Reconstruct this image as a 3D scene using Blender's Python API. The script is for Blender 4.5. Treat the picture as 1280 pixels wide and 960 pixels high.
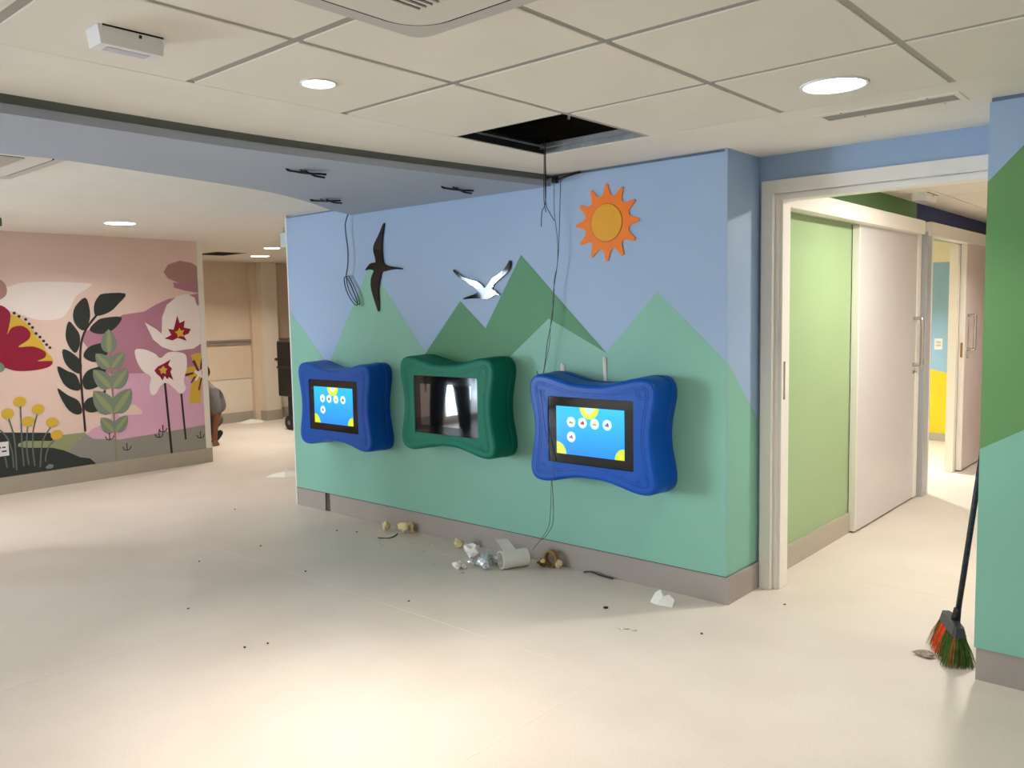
import bpy, bmesh, math, random
from mathutils import Vector, Matrix, noise

for o in list(bpy.data.objects):
    bpy.data.objects.remove(o, do_unlink=True)
scene = bpy.context.scene
COL = scene.collection

# light levels and window heights
SKY = 38.0                                   # overcast sky outside the glazed opening
WZ1 = 2.15                                   # its head height
LW0, LW1 = -2.9, -0.6                        # its extent along the left wall
P_BIG, P_SMALL, P_ADDED, P_LEFT, P_REAR, P_CORR, P_CORR2, P_ROOM = 7, 13, 7, 14, 17, 38, 12, 60   # lamp watts

# ---------------------------------------------------------------- camera
cam = bpy.data.cameras.new('camera')
cam.sensor_width = 36.0
cam.lens = 1042.5 / 1280.0 * 36.0
cam.clip_start = 0.02
camo = bpy.data.objects.new('camera', cam)
COL.objects.link(camo)
YAW, PITCH, ROLL = 0.71966, -0.085793, -0.018777
fw = Vector((-math.sin(YAW)*math.cos(PITCH), math.cos(YAW)*math.cos(PITCH), math.sin(PITCH)))
r0 = Vector((math.cos(YAW), math.sin(YAW), 0)); u0 = r0.cross(fw)
rt = math.cos(ROLL)*r0 + math.sin(ROLL)*u0
up = -math.sin(ROLL)*r0 + math.cos(ROLL)*u0
M = Matrix((rt, up, -fw)).transposed().to_4x4()
M.translation = Vector((0, 0, 1.505))
camo.matrix_world = M
scene.camera = camo

# ---------------------------------------------------------------- world, exposure
scene.view_settings.view_transform = 'Standard'
scene.view_settings.look = 'None'
scene.view_settings.gamma = 1.0
scene.view_settings.exposure = 0.15
scene.view_settings.use_curve_mapping = False
world = bpy.data.worlds.new('sky'); scene.world = world
world.use_nodes = True
wn = world.node_tree.nodes; wl = world.node_tree.links
wn.clear()
wo = wn.new('ShaderNodeOutputWorld'); wb = wn.new('ShaderNodeBackground')
wb.inputs[0].default_value = (0.74, 0.83, 1.0, 1)      # even overcast sky
wb.inputs[1].default_value = SKY
wl.new(wb.outputs[0], wo.inputs[0])

# ---------------------------------------------------------------- helpers
def lin(c):
    return tuple(((v/255)/12.92 if v/255 <= 0.04045 else ((v/255+0.055)/1.055)**2.4) for v in c)

MATS = {}
def mat(name, rgb, rough=0.55, spec=0.4, var=0.04, scale=6.0, bump=0.0, bscale=180.0, metal=0.0, coat=0.0):
    """procedural painted surface: colour with a faint mottling and fine relief"""
    if name in MATS: return MATS[name]
    m = bpy.data.materials.new(name); m.use_nodes = True
    nt = m.node_tree; b = nt.nodes['Principled BSDF']
    c = lin(rgb)
    tc = nt.nodes.new('ShaderNodeTexCoord')
    n = nt.nodes.new('ShaderNodeTexNoise'); n.inputs['Scale'].default_value = scale; n.inputs['Detail'].default_value = 4
    nt.links.new(tc.outputs['Object'], n.inputs['Vector'])
    r = nt.nodes.new('ShaderNodeValToRGB')
    r.color_ramp.elements[0].position = 0.3; r.color_ramp.elements[1].position = 0.7
    r.color_ramp.elements[0].color = (*[v*(1-var) for v in c], 1)
    r.color_ramp.elements[1].color = (*[min(1, v*(1+var)) for v in c], 1)
    nt.links.new(n.outputs['Fac'], r.inputs['Fac'])
    nt.links.new(r.outputs['Color'], b.inputs['Base Color'])
    b.inputs['Roughness'].default_value = rough
    b.inputs['Specular IOR Level'].default_value = spec
    b.inputs['Metallic'].default_value = metal
    b.inputs['Coat Weight'].default_value = coat
    if bump:
        n2 = nt.nodes.new('ShaderNodeTexNoise'); n2.inputs['Scale'].default_value = bscale
        nt.links.new(tc.outputs['Object'], n2.inputs['Vector'])
        bp = nt.nodes.new('ShaderNodeBump'); bp.inputs['Strength'].default_value = bump; bp.inputs['Distance'].default_value = 0.002
        nt.links.new(n2.outputs['Fac'], bp.inputs['Height'])
        nt.links.new(bp.outputs['Normal'], b.inputs['Normal'])
    MATS[name] = m
    return m

def emat(name, rgb, strength):
    if name in MATS: return MATS[name]
    m = bpy.data.materials.new(name); m.use_nodes = True
    nt = m.node_tree; b = nt.nodes['Principled BSDF']
    b.inputs['Base Color'].default_value = (*[v*0.1 for v in lin(rgb)], 1)
    b.inputs['Roughness'].default_value = 0.15
    b.inputs['Emission Color'].default_value = (*lin(rgb), 1)
    b.inputs['Emission Strength'].default_value = strength
    MATS[name] = m
    return m

WLOC = {}                                   # world location of each root
def wl_of(o):
    while o.parent: o = o.parent
    return WLOC.get(o.name, Vector((0, 0, 0)))

def thing(name, loc, label, cat, group=None):
    o = bpy.data.objects.new(name, None); COL.objects.link(o)
    o.empty_display_size = 0.1
    o.location = loc; WLOC[o.name] = Vector(loc)
    o['label'] = label; o['category'] = cat
    if group: o['group'] = group
    return o

def link(name, me, mt, parent=None, smooth=False, label=None, cat=None, group=None, kind=None, world=True):
    """me holds world coordinates; a child is stored relative to its root, a lone mesh gets its origin at its base"""
    o = bpy.data.objects.new(name, me); COL.objects.link(o)
    if mt is not None:
        for k in (mt if isinstance(mt, (list, tuple)) else [mt]): me.materials.append(k)
    if parent is not None:
        d = wl_of(parent)
        o.parent = parent
        if world and d.length > 0: me.transform(Matrix.Translation(-d))
    elif kind != 'structure':
        xs = [v.co for v in me.vertices]
        c = Vector(((min(v.x for v in xs)+max(v.x for v in xs))/2, (min(v.y for v in xs)+max(v.y for v in xs))/2, min(v.z for v in xs)))
        me.transform(Matrix.Translation(-c)); o.location = c; WLOC[o.name] = c.copy()
    if smooth:
        for p in me.polygons: p.use_smooth = True
    if label: o['label'] = label
    if cat: o['category'] = cat
    if group: o['group'] = group
    if kind: o['kind'] = kind
    return o

def from_bm(bm, name, mt, parent=None, **kw):
    bmesh.ops.recalc_face_normals(bm, faces=bm.faces)
    me = bpy.data.meshes.new(name); bm.to_mesh(me); bm.free()
    return link(name, me, mt, parent, **kw)

def add_box(bm, lo, hi, bevel=0.0, seg=1):
    x0, y0, z0 = lo; x1, y1, z1 = hi
    vs = [bm.verts.new(p) for p in ((x0,y0,z0),(x1,y0,z0),(x1,y1,z0),(x0,y1,z0),(x0,y0,z1),(x1,y0,z1),(x1,y1,z1),(x0,y1,z1))]
    fs = [bm.faces.new([vs[i] for i in f]) for f in ((0,3,2,1),(4,5,6,7),(0,1,5,4),(1,2,6,5),(2,3,7,6),(3,0,4,7))]
    if bevel:
        es = list({e for f in fs for e in f.edges})
        bmesh.ops.bevel(bm, geom=es, offset=bevel, segments=seg, profile=0.5, affect='EDGES')

def box(name, lo, hi, mt, parent=None, bevel=0.0, seg=1, **kw):
    bm = bmesh.new(); add_box(bm, lo, hi, bevel, seg)
    return from_bm(bm, name, mt, parent, **kw)

def boxes(name, lst, mt, parent=None, bevel=0.0, **kw):
    bm = bmesh.new()
    for lo, hi in lst: add_box(bm, lo, hi, bevel)
    return from_bm(bm, name, mt, parent, **kw)

def add_prism(bm, a, b):
    """closed prism between two equal loops of 3D points"""
    n = len(a)
    va = [bm.verts.new(p) for p in a]; vb = [bm.verts.new(p) for p in b]
    bm.faces.new(va); bm.faces.new(vb[::-1])
    for i in range(n):
        j = (i+1) % n
        bm.faces.new((va[i], vb[i], vb[j], va[j]))

def flat_prism(name, poly, z0, z1, mt, parent=None, **kw):
    bm = bmesh.new()
    add_prism(bm, [(x, y, z0) for x, y in poly], [(x, y, z1) for x, y in poly])
    return from_bm(bm, name, mt, parent, **kw)

def smooth_loop(pts, n=5, closed=True):
    """Catmull-Rom through the points"""
    out = []; N = len(pts); rng = range(N) if closed else range(N-1)
    for i in rng:
        g = (lambda k: pts[k % N]) if closed else (lambda k: pts[max(0, min(N-1, k))])
        p0, p1, p2, p3 = g(i-1), g(i), g(i+1), g(i+2)
        for s in range(n):
            t = s/n
            out.append(tuple(0.5*((2*b)+(-a+c)*t+(2*a-5*b+4*c-d)*t*t+(-a+3*b-3*c+d)*t**3) for a, b, c, d in zip(p0, p1, p2, p3)))
    if not closed: out.append(tuple(pts[-1]))
    return out

def add_tube(bm, pts, rad, sides=8, cap=True):
    """pts: 3D polyline; rad: number or list"""
    pts = [Vector(p) for p in pts]; n = len(pts)
    rs = rad if isinstance(rad, (list, tuple)) else [rad]*n
    rings = []; ref = None
    for i in range(n):
        t = (pts[min(i+1, n-1)]-pts[max(i-1, 0)]).normalized()
        if ref is None:
            ref = t.orthogonal().normalized()
        ref = (ref - t*ref.dot(t))
        if ref.length < 1e-6: ref = t.orthogonal()
        ref.normalize(); bi = t.cross(ref)
        rings.append([bm.verts.new(pts[i]+rs[i]*(math.cos(2*math.pi*k/sides)*ref+math.sin(2*math.pi*k/sides)*bi)) for k in range(sides)])
    for a, b in zip(rings, rings[1:]):
        for k in range(sides):
            bm.faces.new((a[k], a[(k+1) % sides], b[(k+1) % sides], b[k]))
    if cap:
        bm.faces.new(rings[0][::-1]); bm.faces.new(rings[-1])

def tube(name, pts, rad, mt, parent=None, sides=8, smooth=True, **kw):
    bm = bmesh.new(); add_tube(bm, pts, rad, sides)
    return from_bm(bm, name, mt, parent, smooth=smooth, **kw)

def add_lathe(bm, prof, c, axis='z', seg=32):
    """prof: list of (radius, height); closed with caps when radius > 0 at the ends"""
    rings = []
    for r, h in prof:
        ring = []
        for k in range(seg):
            a = 2*math.pi*k/seg; u, v = r*math.cos(a), r*math.sin(a)
            p = {'z': (u, v, h), 'y': (u, h, v), 'x': (h, u, v)}[axis]
            ring.append(bm.verts.new((c[0]+p[0], c[1]+p[1], c[2]+p[2])))
        rings.append(ring)
    for a, b in zip(rings, rings[1:]):
        for k in range(seg): bm.faces.new((a[k], a[(k+1) % seg], b[(k+1) % seg], b[k]))
    bm.faces.new(rings[0][::-1]); bm.faces.new(rings[-1])

def lathe(name, prof, c, mt, parent=None, axis='z', seg=32, smooth=False, **kw):
    bm = bmesh.new(); add_lathe(bm, prof, c, axis, seg)
    return from_bm(bm, name, mt, parent, smooth=smooth, **kw)

# vinyl and paint laid on a wall: plane mapping (u, v, offset from the wall) -> world
def on_blue(u, v, o): return (u, BLUE_Y - o, v)
def on_pink(u, v, o): return (PINK_X + o, u, v)
def on_return(u, v, o): return (RET_X + o, u, v)
def on_column(u, v, o): return (u, COL_Y - o, v)
LAY = 0.0007
def decal(name, pts, plane, layer, mt, parent, thick=None, **kw):
    t = thick or LAY
    o0 = layer*LAY
    bm = bmesh.new()
    add_prism(bm, [plane(u, v, o0) for u, v in pts], [plane(u, v, o0+t) for u, v in pts])
    return from_bm(bm, name, mt, parent, **kw)
def stroke(pts, w):
    """outline of a band of width w (or list) along a polyline"""
    n = len(pts); L = []; R = []
    ws = w if isinstance(w, (list, tuple)) else [w]*n
    for i in range(n):
        a = pts[max(i-1, 0)]; b = pts[min(i+1, n-1)]
        dx, dy = b[0]-a[0], b[1]-a[1]; l = math.hypot(dx, dy) or 1
        nx, ny = -dy/l*ws[i]/2, dx/l*ws[i]/2
        L.append((pts[i][0]+nx, pts[i][1]+ny)); R.append((pts[i][0]-nx, pts[i][1]-ny))
    return L+R[::-1]
def disc(c, r, n=20, ry=None):
    return [(c[0]+r*math.cos(2*math.pi*k/n), c[1]+(ry or r)*math.sin(2*math.pi*k/n)) for k in range(n)]

# ---------------------------------------------------------------- measured outlines, in metres on their walls
D = {
'cloud': [(2.535,1.8),(2.624,1.811),(2.746,1.847),(2.994,1.858),(3.301,1.846),(3.291,1.807),(3.18,1.729),(3.107,1.606),(3.038,1.533),(2.935,1.513),(2.823,1.521),(2.728,1.557),(2.634,1.592),(2.522,1.599)],
'clay_blob': [(2.534,1.862),(2.576,1.857),(2.605,1.801),(2.591,1.728),(2.524,1.702)],
'taupe': [(4.018,1.968),(4.069,2.044),(4.196,2.087),(4.323,2.067),(4.416,2.033),(4.414,1.867),(4.184,1.858),(4.061,1.904)],
'mauve_strip': [(4.112,1.869),(4.184,1.858),(4.414,1.877),(4.412,1.763),(4.243,1.783),(4.118,1.815)],
'mauve_hill': [(3.2,1.328),(3.214,1.383),(3.281,1.423),(3.506,1.502),(3.594,1.552),(3.8,1.579),(3.924,1.648),(4.05,1.701),(4.209,1.732),(4.411,1.757),(4.406,0.925),(3.824,0.959),(3.42,0.992),(3.341,1.054),(3.293,1.17),(3.244,1.257)],
'pink_field': [(3.406,0.993),(4.408,0.95),(4.411,0.384),(3.975,0.367),(3.496,0.349),(3.246,0.387),(3.187,0.44),(3.252,0.489),(3.399,0.535),(3.472,0.672)],
'peach_leaf': [(3.501,0.683),(3.631,0.685),(3.721,0.612),(3.707,0.578),(3.567,0.586),(3.495,0.582)],
'grey_ground': [(2.974,0.288),(3.19,0.445),(3.247,0.393),(3.496,0.355),(3.975,0.373),(4.411,0.397),(4.415,0.142),(3.259,0.134)],
'olive': [(2.609,0.422),(2.666,0.448),(2.882,0.424),(2.916,0.453),(2.981,0.462),(3.179,0.461),(3.191,0.439),(3.131,0.406),(3.037,0.313),(2.982,0.313),(2.888,0.349),(2.662,0.382),(2.613,0.402)],
'dark_ground': [(2.462,0.548),(2.876,0.495),(2.899,0.435),(2.882,0.42),(2.666,0.448),(2.609,0.427),(2.608,0.405),(2.662,0.387),(2.889,0.356),(2.983,0.32),(3.12,0.237),(3.209,0.212),(3.26,0.154),(2.437,0.151)],
'flower_yellow': [(2.529,1.599),(2.621,1.572),(2.679,1.545),(2.736,1.491),(2.781,1.437),(2.813,1.369),(2.86,1.314),(2.892,1.231),(2.941,1.161),(2.91,1.114),(2.75,1.14),(2.571,1.155),(2.504,1.211)],
'flower_crimson': [(2.523,1.614),(2.6,1.611),(2.62,1.551),(2.596,1.442),(2.584,1.395),(2.625,1.454),(2.71,1.465),(2.767,1.411),(2.751,1.345),(2.662,1.282),(2.783,1.282),(2.879,1.232),(2.876,1.178),(2.812,1.149),(2.932,1.143),(2.909,1.095),(2.795,1.07),(2.649,1.071),(2.556,1.104),(2.494,1.154)],
'dots': [(2.65,1.579),(2.686,1.55),(2.738,1.523),(2.764,1.482),(2.789,1.45),(2.815,1.396),(2.845,1.363),(2.873,1.327),(2.896,1.293),(2.922,1.265)],
'sage_blob': [(2.494,1.154),(2.53,1.142),(2.545,1.11),(2.531,1.079),(2.489,1.071)],
'dark_leaves': [[(3.33,1.556),(3.33,1.646),(3.367,1.716),(3.424,1.752),(3.629,1.753),(3.558,1.659),(3.483,1.588),(3.384,1.547)],[(3.253,1.716),(3.287,1.618),(3.281,1.507),(3.227,1.411),(3.163,1.454),(3.136,1.537),(3.161,1.633)],[(3.275,1.418),(3.34,1.492),(3.41,1.524),(3.576,1.53),(3.531,1.445),(3.443,1.385),(3.346,1.376)],[(3.095,1.497),(3.149,1.44),(3.184,1.37),(3.178,1.273),(3.135,1.206),(3.081,1.277),(3.061,1.374)],[(3.207,1.169),(3.243,1.243),(3.327,1.281),(3.432,1.285),(3.438,1.205),(3.373,1.138),(3.29,1.114)],[(3.028,1.244),(3.109,1.207),(3.183,1.12),(3.171,1.015),(3.099,1.047),(3.039,1.128)],[(3.183,0.953),(3.231,1.033),(3.314,1.062),(3.397,1.065),(3.378,0.938),(3.303,0.873),(3.207,0.864)],[(2.972,1.091),(3.059,1.044),(3.135,0.998),(3.162,0.87),(3.088,0.868),(3.014,0.937)],[(3.183,0.728),(3.229,0.78),(3.326,0.8),(3.389,0.843),(3.352,0.683),(3.262,0.641),(3.195,0.665)],[(2.96,0.892),(3.046,0.824),(3.14,0.76),(3.162,0.652),(3.101,0.641),(3.026,0.715)]],
'dark_stem': [(3.181,0.469),(3.175,0.729),(3.172,0.953),(3.178,1.176),(3.203,1.328),(3.255,1.438),(3.349,1.553)],
'sage_stem': [(3.45,0.146),(3.451,0.558),(3.453,0.933),(3.457,1.233)],
'sage_leaves': [[(3.44,1.185),(3.448,1.418)],[(3.44,1.048),(3.316,1.192)],[(3.454,1.047),(3.579,1.196)],[(3.44,0.856),(3.285,1.041)],[(3.454,0.855),(3.61,1.035)],[(3.44,0.617),(3.276,0.844)],[(3.454,0.616),(3.628,0.838)],[(3.438,0.438),(3.327,0.583)],[(3.452,0.436),(3.578,0.579)]],
'sage_w': [0.075,0.062,0.062,0.075,0.075,0.09,0.09,0.062,0.062],
'white1': [(3.8,1.473),(3.91,1.406),(3.963,1.357),(3.978,1.523),(4.031,1.642),(4.145,1.731),(4.242,1.753),(4.33,1.717),(4.349,1.64),(4.411,1.63),(4.413,1.243),(4.292,1.196),(4.083,1.178),(3.961,1.225),(3.874,1.303)],
'crim1': [(4.134,1.536),(4.155,1.46),(4.211,1.483),(4.198,1.413),(4.271,1.396),(4.246,1.351),(4.193,1.331),(4.222,1.275),(4.153,1.302),(4.122,1.309),(4.073,1.287),(3.991,1.308),(4.061,1.342),(4.033,1.402),(4.089,1.395)],
'yel1': [(4.15,1.411),(4.167,1.384),(4.199,1.386),(4.182,1.356),(4.193,1.322),(4.155,1.329),(4.128,1.315),(4.124,1.349),(4.1,1.37),(4.132,1.382)],
'white2': [(3.69,1.208),(3.779,1.21),(3.881,1.164),(3.94,1.116),(4.02,1.169),(4.145,1.163),(4.207,1.123),(4.207,1.0),(4.168,0.88),(4.186,0.787),(4.122,0.743),(4.062,0.803),(3.987,0.863),(3.924,0.838),(3.874,0.767),(3.828,0.759),(3.808,0.832),(3.829,0.935),(3.752,0.999),(3.699,1.105)],
'crim2': [(3.967,1.06),(4.038,1.095),(4.013,1.043),(4.051,1.004),(4.031,0.975),(4.057,0.888),(4.012,0.922),(3.996,0.899),(3.97,0.937),(3.946,0.891),(3.92,0.934),(3.891,0.96),(3.869,0.998),(3.905,1.034)],
'yel2': [(3.96,1.037),(3.98,1.014),(4.001,1.004),(3.985,0.984),(3.983,0.954),(3.956,0.968),(3.934,0.957),(3.929,0.988),(3.912,1.007),(3.94,1.014)],
'stem1': [(3.969,0.865),(3.977,0.683),(4.001,0.15)],
'stem2': [(4.133,0.773),(4.142,0.575),(4.157,0.271)],
'lily': [(4.259,1.126),(4.313,1.148),(4.385,1.145),(4.385,1.02),(4.355,0.96),(4.379,0.912),(4.35,0.742),(4.327,0.628),(4.213,0.645),(4.242,0.813),(4.258,0.874),(4.172,0.941),(4.207,1.006),(4.292,1.014)],
'lily_purple': [[(4.269,1.064),(4.296,1.081),(4.342,0.967),(4.322,0.956)],[(4.376,1.102),(4.355,1.028),(4.348,0.96),(4.365,0.959),(4.385,1.02)],[(4.178,0.941),(4.279,0.953),(4.278,0.934),(4.189,0.915)],[(4.276,0.903),(4.31,0.916),(4.257,0.843),(4.237,0.844)],[(4.351,0.882),(4.371,0.89),(4.331,0.756),(4.318,0.77)]],
'lily_white': [(4.296,0.973),(4.335,0.955),(4.386,0.983),(4.36,0.935),(4.384,0.889),(4.336,0.905),(4.303,0.858),(4.291,0.877),(4.32,0.919),(4.289,0.952)],
'ticks': [(3.399,0.391),(3.557,0.268),(3.881,0.351),(3.924,0.401),(4.319,0.291)],
'balls': [(2.644,0.801),(2.542,0.705),(2.79,0.72),(2.7,0.619),(2.898,0.588),(2.931,0.469)],
'ball_stems': [[(2.648,0.762),(2.645,0.624),(2.639,0.423),(2.642,0.227)],[(2.547,0.662),(2.572,0.549),(2.583,0.431),(2.582,0.197)],[(2.78,0.679),(2.738,0.535),(2.724,0.367),(2.731,0.213)],[(2.696,0.579),(2.682,0.485),(2.675,0.351),(2.683,0.232)],[(2.884,0.546),(2.821,0.456),(2.794,0.358),(2.774,0.195)],[(2.903,0.423),(2.852,0.361),(2.826,0.285),(2.823,0.239)],[(2.475,0.568),(2.524,0.494),(2.556,0.368),(2.559,0.223)],[(2.497,0.332),(2.505,0.275),(2.507,0.231)]],
'pebble': [(2.82,0.189),(2.854,0.212),(2.886,0.196),(2.875,0.173),(2.834,0.171)],
'card': [(2.444,0.463),(2.531,0.459),(2.529,0.339),(2.436,0.338)],
'green_base': [(-5.652,1.546),(-5.171,1.131),(-5.063,1.294),(-4.653,1.857),(-4.104,1.246),(-3.552,1.4),(-3.047,1.465),(-2.644,1.272),(-2.319,1.599),(-1.926,1.245)],
'dark_mtn': [(-4.11,1.235),(-3.767,1.582),(-3.551,1.409),(-3.251,1.844),(-2.644,1.272),(-3.047,1.465),(-3.388,1.21),(-3.681,0.952),(-3.896,1.046)],
'bird1': [(-4.472,2.127),(-4.495,2.04),(-4.504,1.975),(-4.502,1.895),(-4.485,1.854),(-4.429,1.835),(-4.359,1.825),(-4.304,1.816),(-4.305,1.808),(-4.36,1.812),(-4.43,1.809),(-4.482,1.803),(-4.513,1.8),(-4.536,1.75),(-4.554,1.683),(-4.554,1.603),(-4.557,1.535),(-4.572,1.535),(-4.596,1.59),(-4.625,1.658),(-4.639,1.713),(-4.63,1.767),(-4.607,1.8),(-4.602,1.816),(-4.648,1.825),(-4.669,1.823),(-4.695,1.821),(-4.668,1.843),(-4.642,1.862),(-4.607,1.869),(-4.578,1.87),(-4.581,1.899),(-4.595,1.94),(-4.598,1.974),(-4.575,2.013),(-4.542,2.05),(-4.509,2.094),(-4.486,2.125)],
'bird2': [(-3.813,1.783),(-3.793,1.772),(-3.733,1.736),(-3.674,1.718),(-3.607,1.703),(-3.559,1.675),(-3.543,1.657),(-3.509,1.685),(-3.476,1.719),(-3.419,1.741),(-3.371,1.773),(-3.347,1.801),(-3.336,1.815),(-3.324,1.811),(-3.327,1.783),(-3.348,1.749),(-3.388,1.722),(-3.437,1.694),(-3.469,1.672),(-3.478,1.649),(-3.454,1.639),(-3.439,1.624),(-3.42,1.614),(-3.423,1.608),(-3.452,1.613),(-3.479,1.601),(-3.512,1.59),(-3.545,1.589),(-3.586,1.595),(-3.653,1.596),(-3.729,1.593),(-3.721,1.602),(-3.661,1.615),(-3.61,1.629),(-3.601,1.641),(-3.626,1.659),(-3.634,1.672),(-3.667,1.681),(-3.709,1.707),(-3.759,1.731),(-3.793,1.755),(-3.81,1.77)],
'sun_tips': [(-2.627,2.189),(-2.527,2.16),(-2.449,2.084),(-2.423,1.979),(-2.457,1.875),(-2.53,1.801),(-2.634,1.774),(-2.736,1.802),(-2.813,1.88),(-2.835,1.982),(-2.806,2.087),(-2.731,2.163)],
'sun_disc': [(-2.733,1.991),(-2.536,1.974),(-2.631,2.083),(-2.633,1.879)],
'sun_valley': [(-2.578,2.12),(-2.501,1.868),(-2.684,1.842),(-2.77,2.029)],
'ret': [(3.798,1.246),(4.155,0.922)],
'col': [(-0.759,1.966),(-0.641,2.091),(-0.759,0.935),(-0.609,1.024)],
'cable_coil': [(-4.822,2.226),(-4.857,2.161),(-4.857,2.079),(-4.841,1.982),(-4.847,1.872),(-4.875,1.781)],
'coil2': [(-4.875,1.781),(-4.902,1.771),(-4.89,1.708),(-4.849,1.637),(-4.786,1.58),(-4.759,1.587),(-4.792,1.663),(-4.854,1.755),(-4.879,1.78)],
'wireA': [(-2.951,2.235),(-2.954,2.076),(-2.934,1.906),(-2.937,1.772),(-2.962,1.683),(-2.964,1.57),(-2.989,1.457),(-3.003,1.32),(-3.042,1.18),(-3.062,1.086)],
'wireB': [(-2.91,2.231),(-2.927,1.905),(-2.941,1.772),(-2.973,1.616),(-2.981,1.48),(-3.019,1.342),(-3.039,1.226),(-3.066,1.086)],
'wireC': [(-2.949,1.148),(-2.935,1.014),(-2.915,0.857),(-2.862,0.66),(-2.858,0.57)],
'wireD': [(-2.975,0.538),(-2.966,0.351),(-2.992,0.243),(-3.104,0.105)],
'wireE': [(-2.985,0.533),(-2.977,0.298),(-3.021,0.206),(-3.07,0.159)],
'slot': [(-5.286,0.135),(-5.225,0.143)],
'tape': [(-2.963,1.225),(-2.928,1.226),(-2.67,1.241),(-2.638,1.237),(-2.64,1.099),(-2.661,1.098),(-2.941,1.133)],
'kscreen': [(-2.853,0.978),(-2.404,0.976),(-2.406,0.713),(-2.852,0.716)],

}
CEIL = 2.28
BLUE_Y, PINK_X, RET_X, COL_Y = 3.812, -8.1, -1.92, 3.643
# ---------------------------------------------------------------- materials
m_ceil = mat('ceiling_paint', (233, 227, 217), 0.8, 0.2, 0.02)
m_tile = mat('ceiling_tile_face', (231, 225, 214), 0.85, 0.2, 0.025, 3, 0.15, 300)
m_tbar = mat('grid_metal', (160, 156, 148), 0.5, 0.4, 0.02)
m_dark = mat('plenum_dark', (34, 35, 36), 0.9, 0.1, 0.2)
m_white = mat('white_lacquer', (236, 232, 225), 0.35, 0.5, 0.015)
m_plast = mat('white_plastic', (230, 230, 232), 0.35, 0.5, 0.015)
m_sky = mat('sky_blue_paint', (152, 177, 208), 0.5, 0.35, 0.02, 2, 0.06)
m_sof = mat('soffit_paint', (166, 174, 188), 0.6, 0.3, 0.02, 2)
m_mint = mat('mint_paint', (128, 183, 163), 0.5, 0.35, 0.03, 2, 0.06)
m_mount = mat('deep_green_paint', (70, 136, 90), 0.5, 0.35, 0.03, 2, 0.06)
m_grass = mat('grass_green_paint', (100, 148, 94), 0.5, 0.35, 0.03, 2, 0.06)
m_cgreen = mat('corridor_green_paint', (152, 178, 134), 0.45, 0.35, 0.03, 2, 0.06)
m_cdark = mat('corridor_dark_green_paint', (92, 132, 84), 0.5, 0.35, 0.03, 2)
m_navy = mat('navy_paint', (24, 48, 112), 0.5, 0.35, 0.03, 2)
m_plinth = mat('plinth_vinyl', (158, 150, 142), 0.45, 0.4, 0.03, 4)
m_plinth_w = mat('plinth_vinyl_warm', (172, 164, 150), 0.45, 0.4, 0.03, 4)
m_wall = mat('cream_wall_paint', (226, 214, 196), 0.6, 0.3, 0.02)
m_beige = mat('beige_panel', (216, 198, 174), 0.6, 0.3, 0.05, 2)
m_steel = mat('brushed_steel', (190, 190, 190), 0.25, 0.5, 0.03, 40, metal=1.0)
m_black = mat('black_rubber', (18, 18, 19), 0.5, 0.4, 0.1)
m_brown = mat('raw_board', (92, 78, 66), 0.8, 0.2, 0.1)

def floor_material():
    m = bpy.data.materials.new('vinyl_floor'); m.use_nodes = True
    nt = m.node_tree; b = nt.nodes['Principled BSDF']
    tc = nt.nodes.new('ShaderNodeTexCoord')
    n = nt.nodes.new('ShaderNodeTexNoise'); n.inputs['Scale'].default_value = 2.2; n.inputs['Detail'].default_value = 6
    n2 = nt.nodes.new('ShaderNodeTexNoise'); n2.inputs['Scale'].default_value = 90; n2.inputs['Detail'].default_value = 2
    for k in (n, n2): nt.links.new(tc.outputs['Object'], k.inputs['Vector'])
    mx = nt.nodes.new('ShaderNodeMix'); mx.data_type = 'FLOAT'; mx.inputs[0].default_value = 0.35
    nt.links.new(n.outputs['Fac'], mx.inputs[2]); nt.links.new(n2.outputs['Fac'], mx.inputs[3])
    r = nt.nodes.new('ShaderNodeValToRGB')
    r.color_ramp.elements[0].position = 0.3; r.color_ramp.elements[1].position = 0.72
    r.color_ramp.elements[0].color = (*lin((205, 195, 183)), 1)
    r.color_ramp.elements[1].color = (*lin((219, 210, 199)), 1)
    nt.links.new(mx.outputs[0], r.inputs['Fac']); nt.links.new(r.outputs['Color'], b.inputs['Base Color'])
    rr = nt.nodes.new('ShaderNodeMapRange'); rr.inputs['To Min'].default_value = 0.34; rr.inputs['To Max'].default_value = 0.5
    nt.links.new(n.outputs['Fac'], rr.inputs['Value']); nt.links.new(rr.outputs[0], b.inputs['Roughness'])
    b.inputs['Specular IOR Level'].default_value = 0.4
    return m
m_floor = floor_material()

# ---------------------------------------------------------------- the setting
def struct(name, lst, mt, bevel=0.0, parent=None):
    return boxes(name, lst, mt, parent, bevel, kind='structure' if parent is None else None)

floor = struct('floor', [((-11.2, -3.2, -0.1), (2.7, 12.3, 0.0))], m_floor)
m_seam = mat('weld_rod', (222, 212, 198), 0.4, 0.4, 0.02)
for lo, hi in (((-1.9205, -3.0, 0), (-1.9155, 3.80, 0.0006)), ((-5.6, 2.738, 0), (-1.9205, 2.743, 0.0006)), ((-3.765, -3.0, 0), (-3.76, 2.738, 0.0006)),
               ((-1.9155, 0.9, 0), (2.4, 0.905, 0.0006)), ((-1.9, 4.6, 0), (-0.1, 4.605, 0.0006))):
    box('weld_seam', lo, hi, m_seam, floor)

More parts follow.
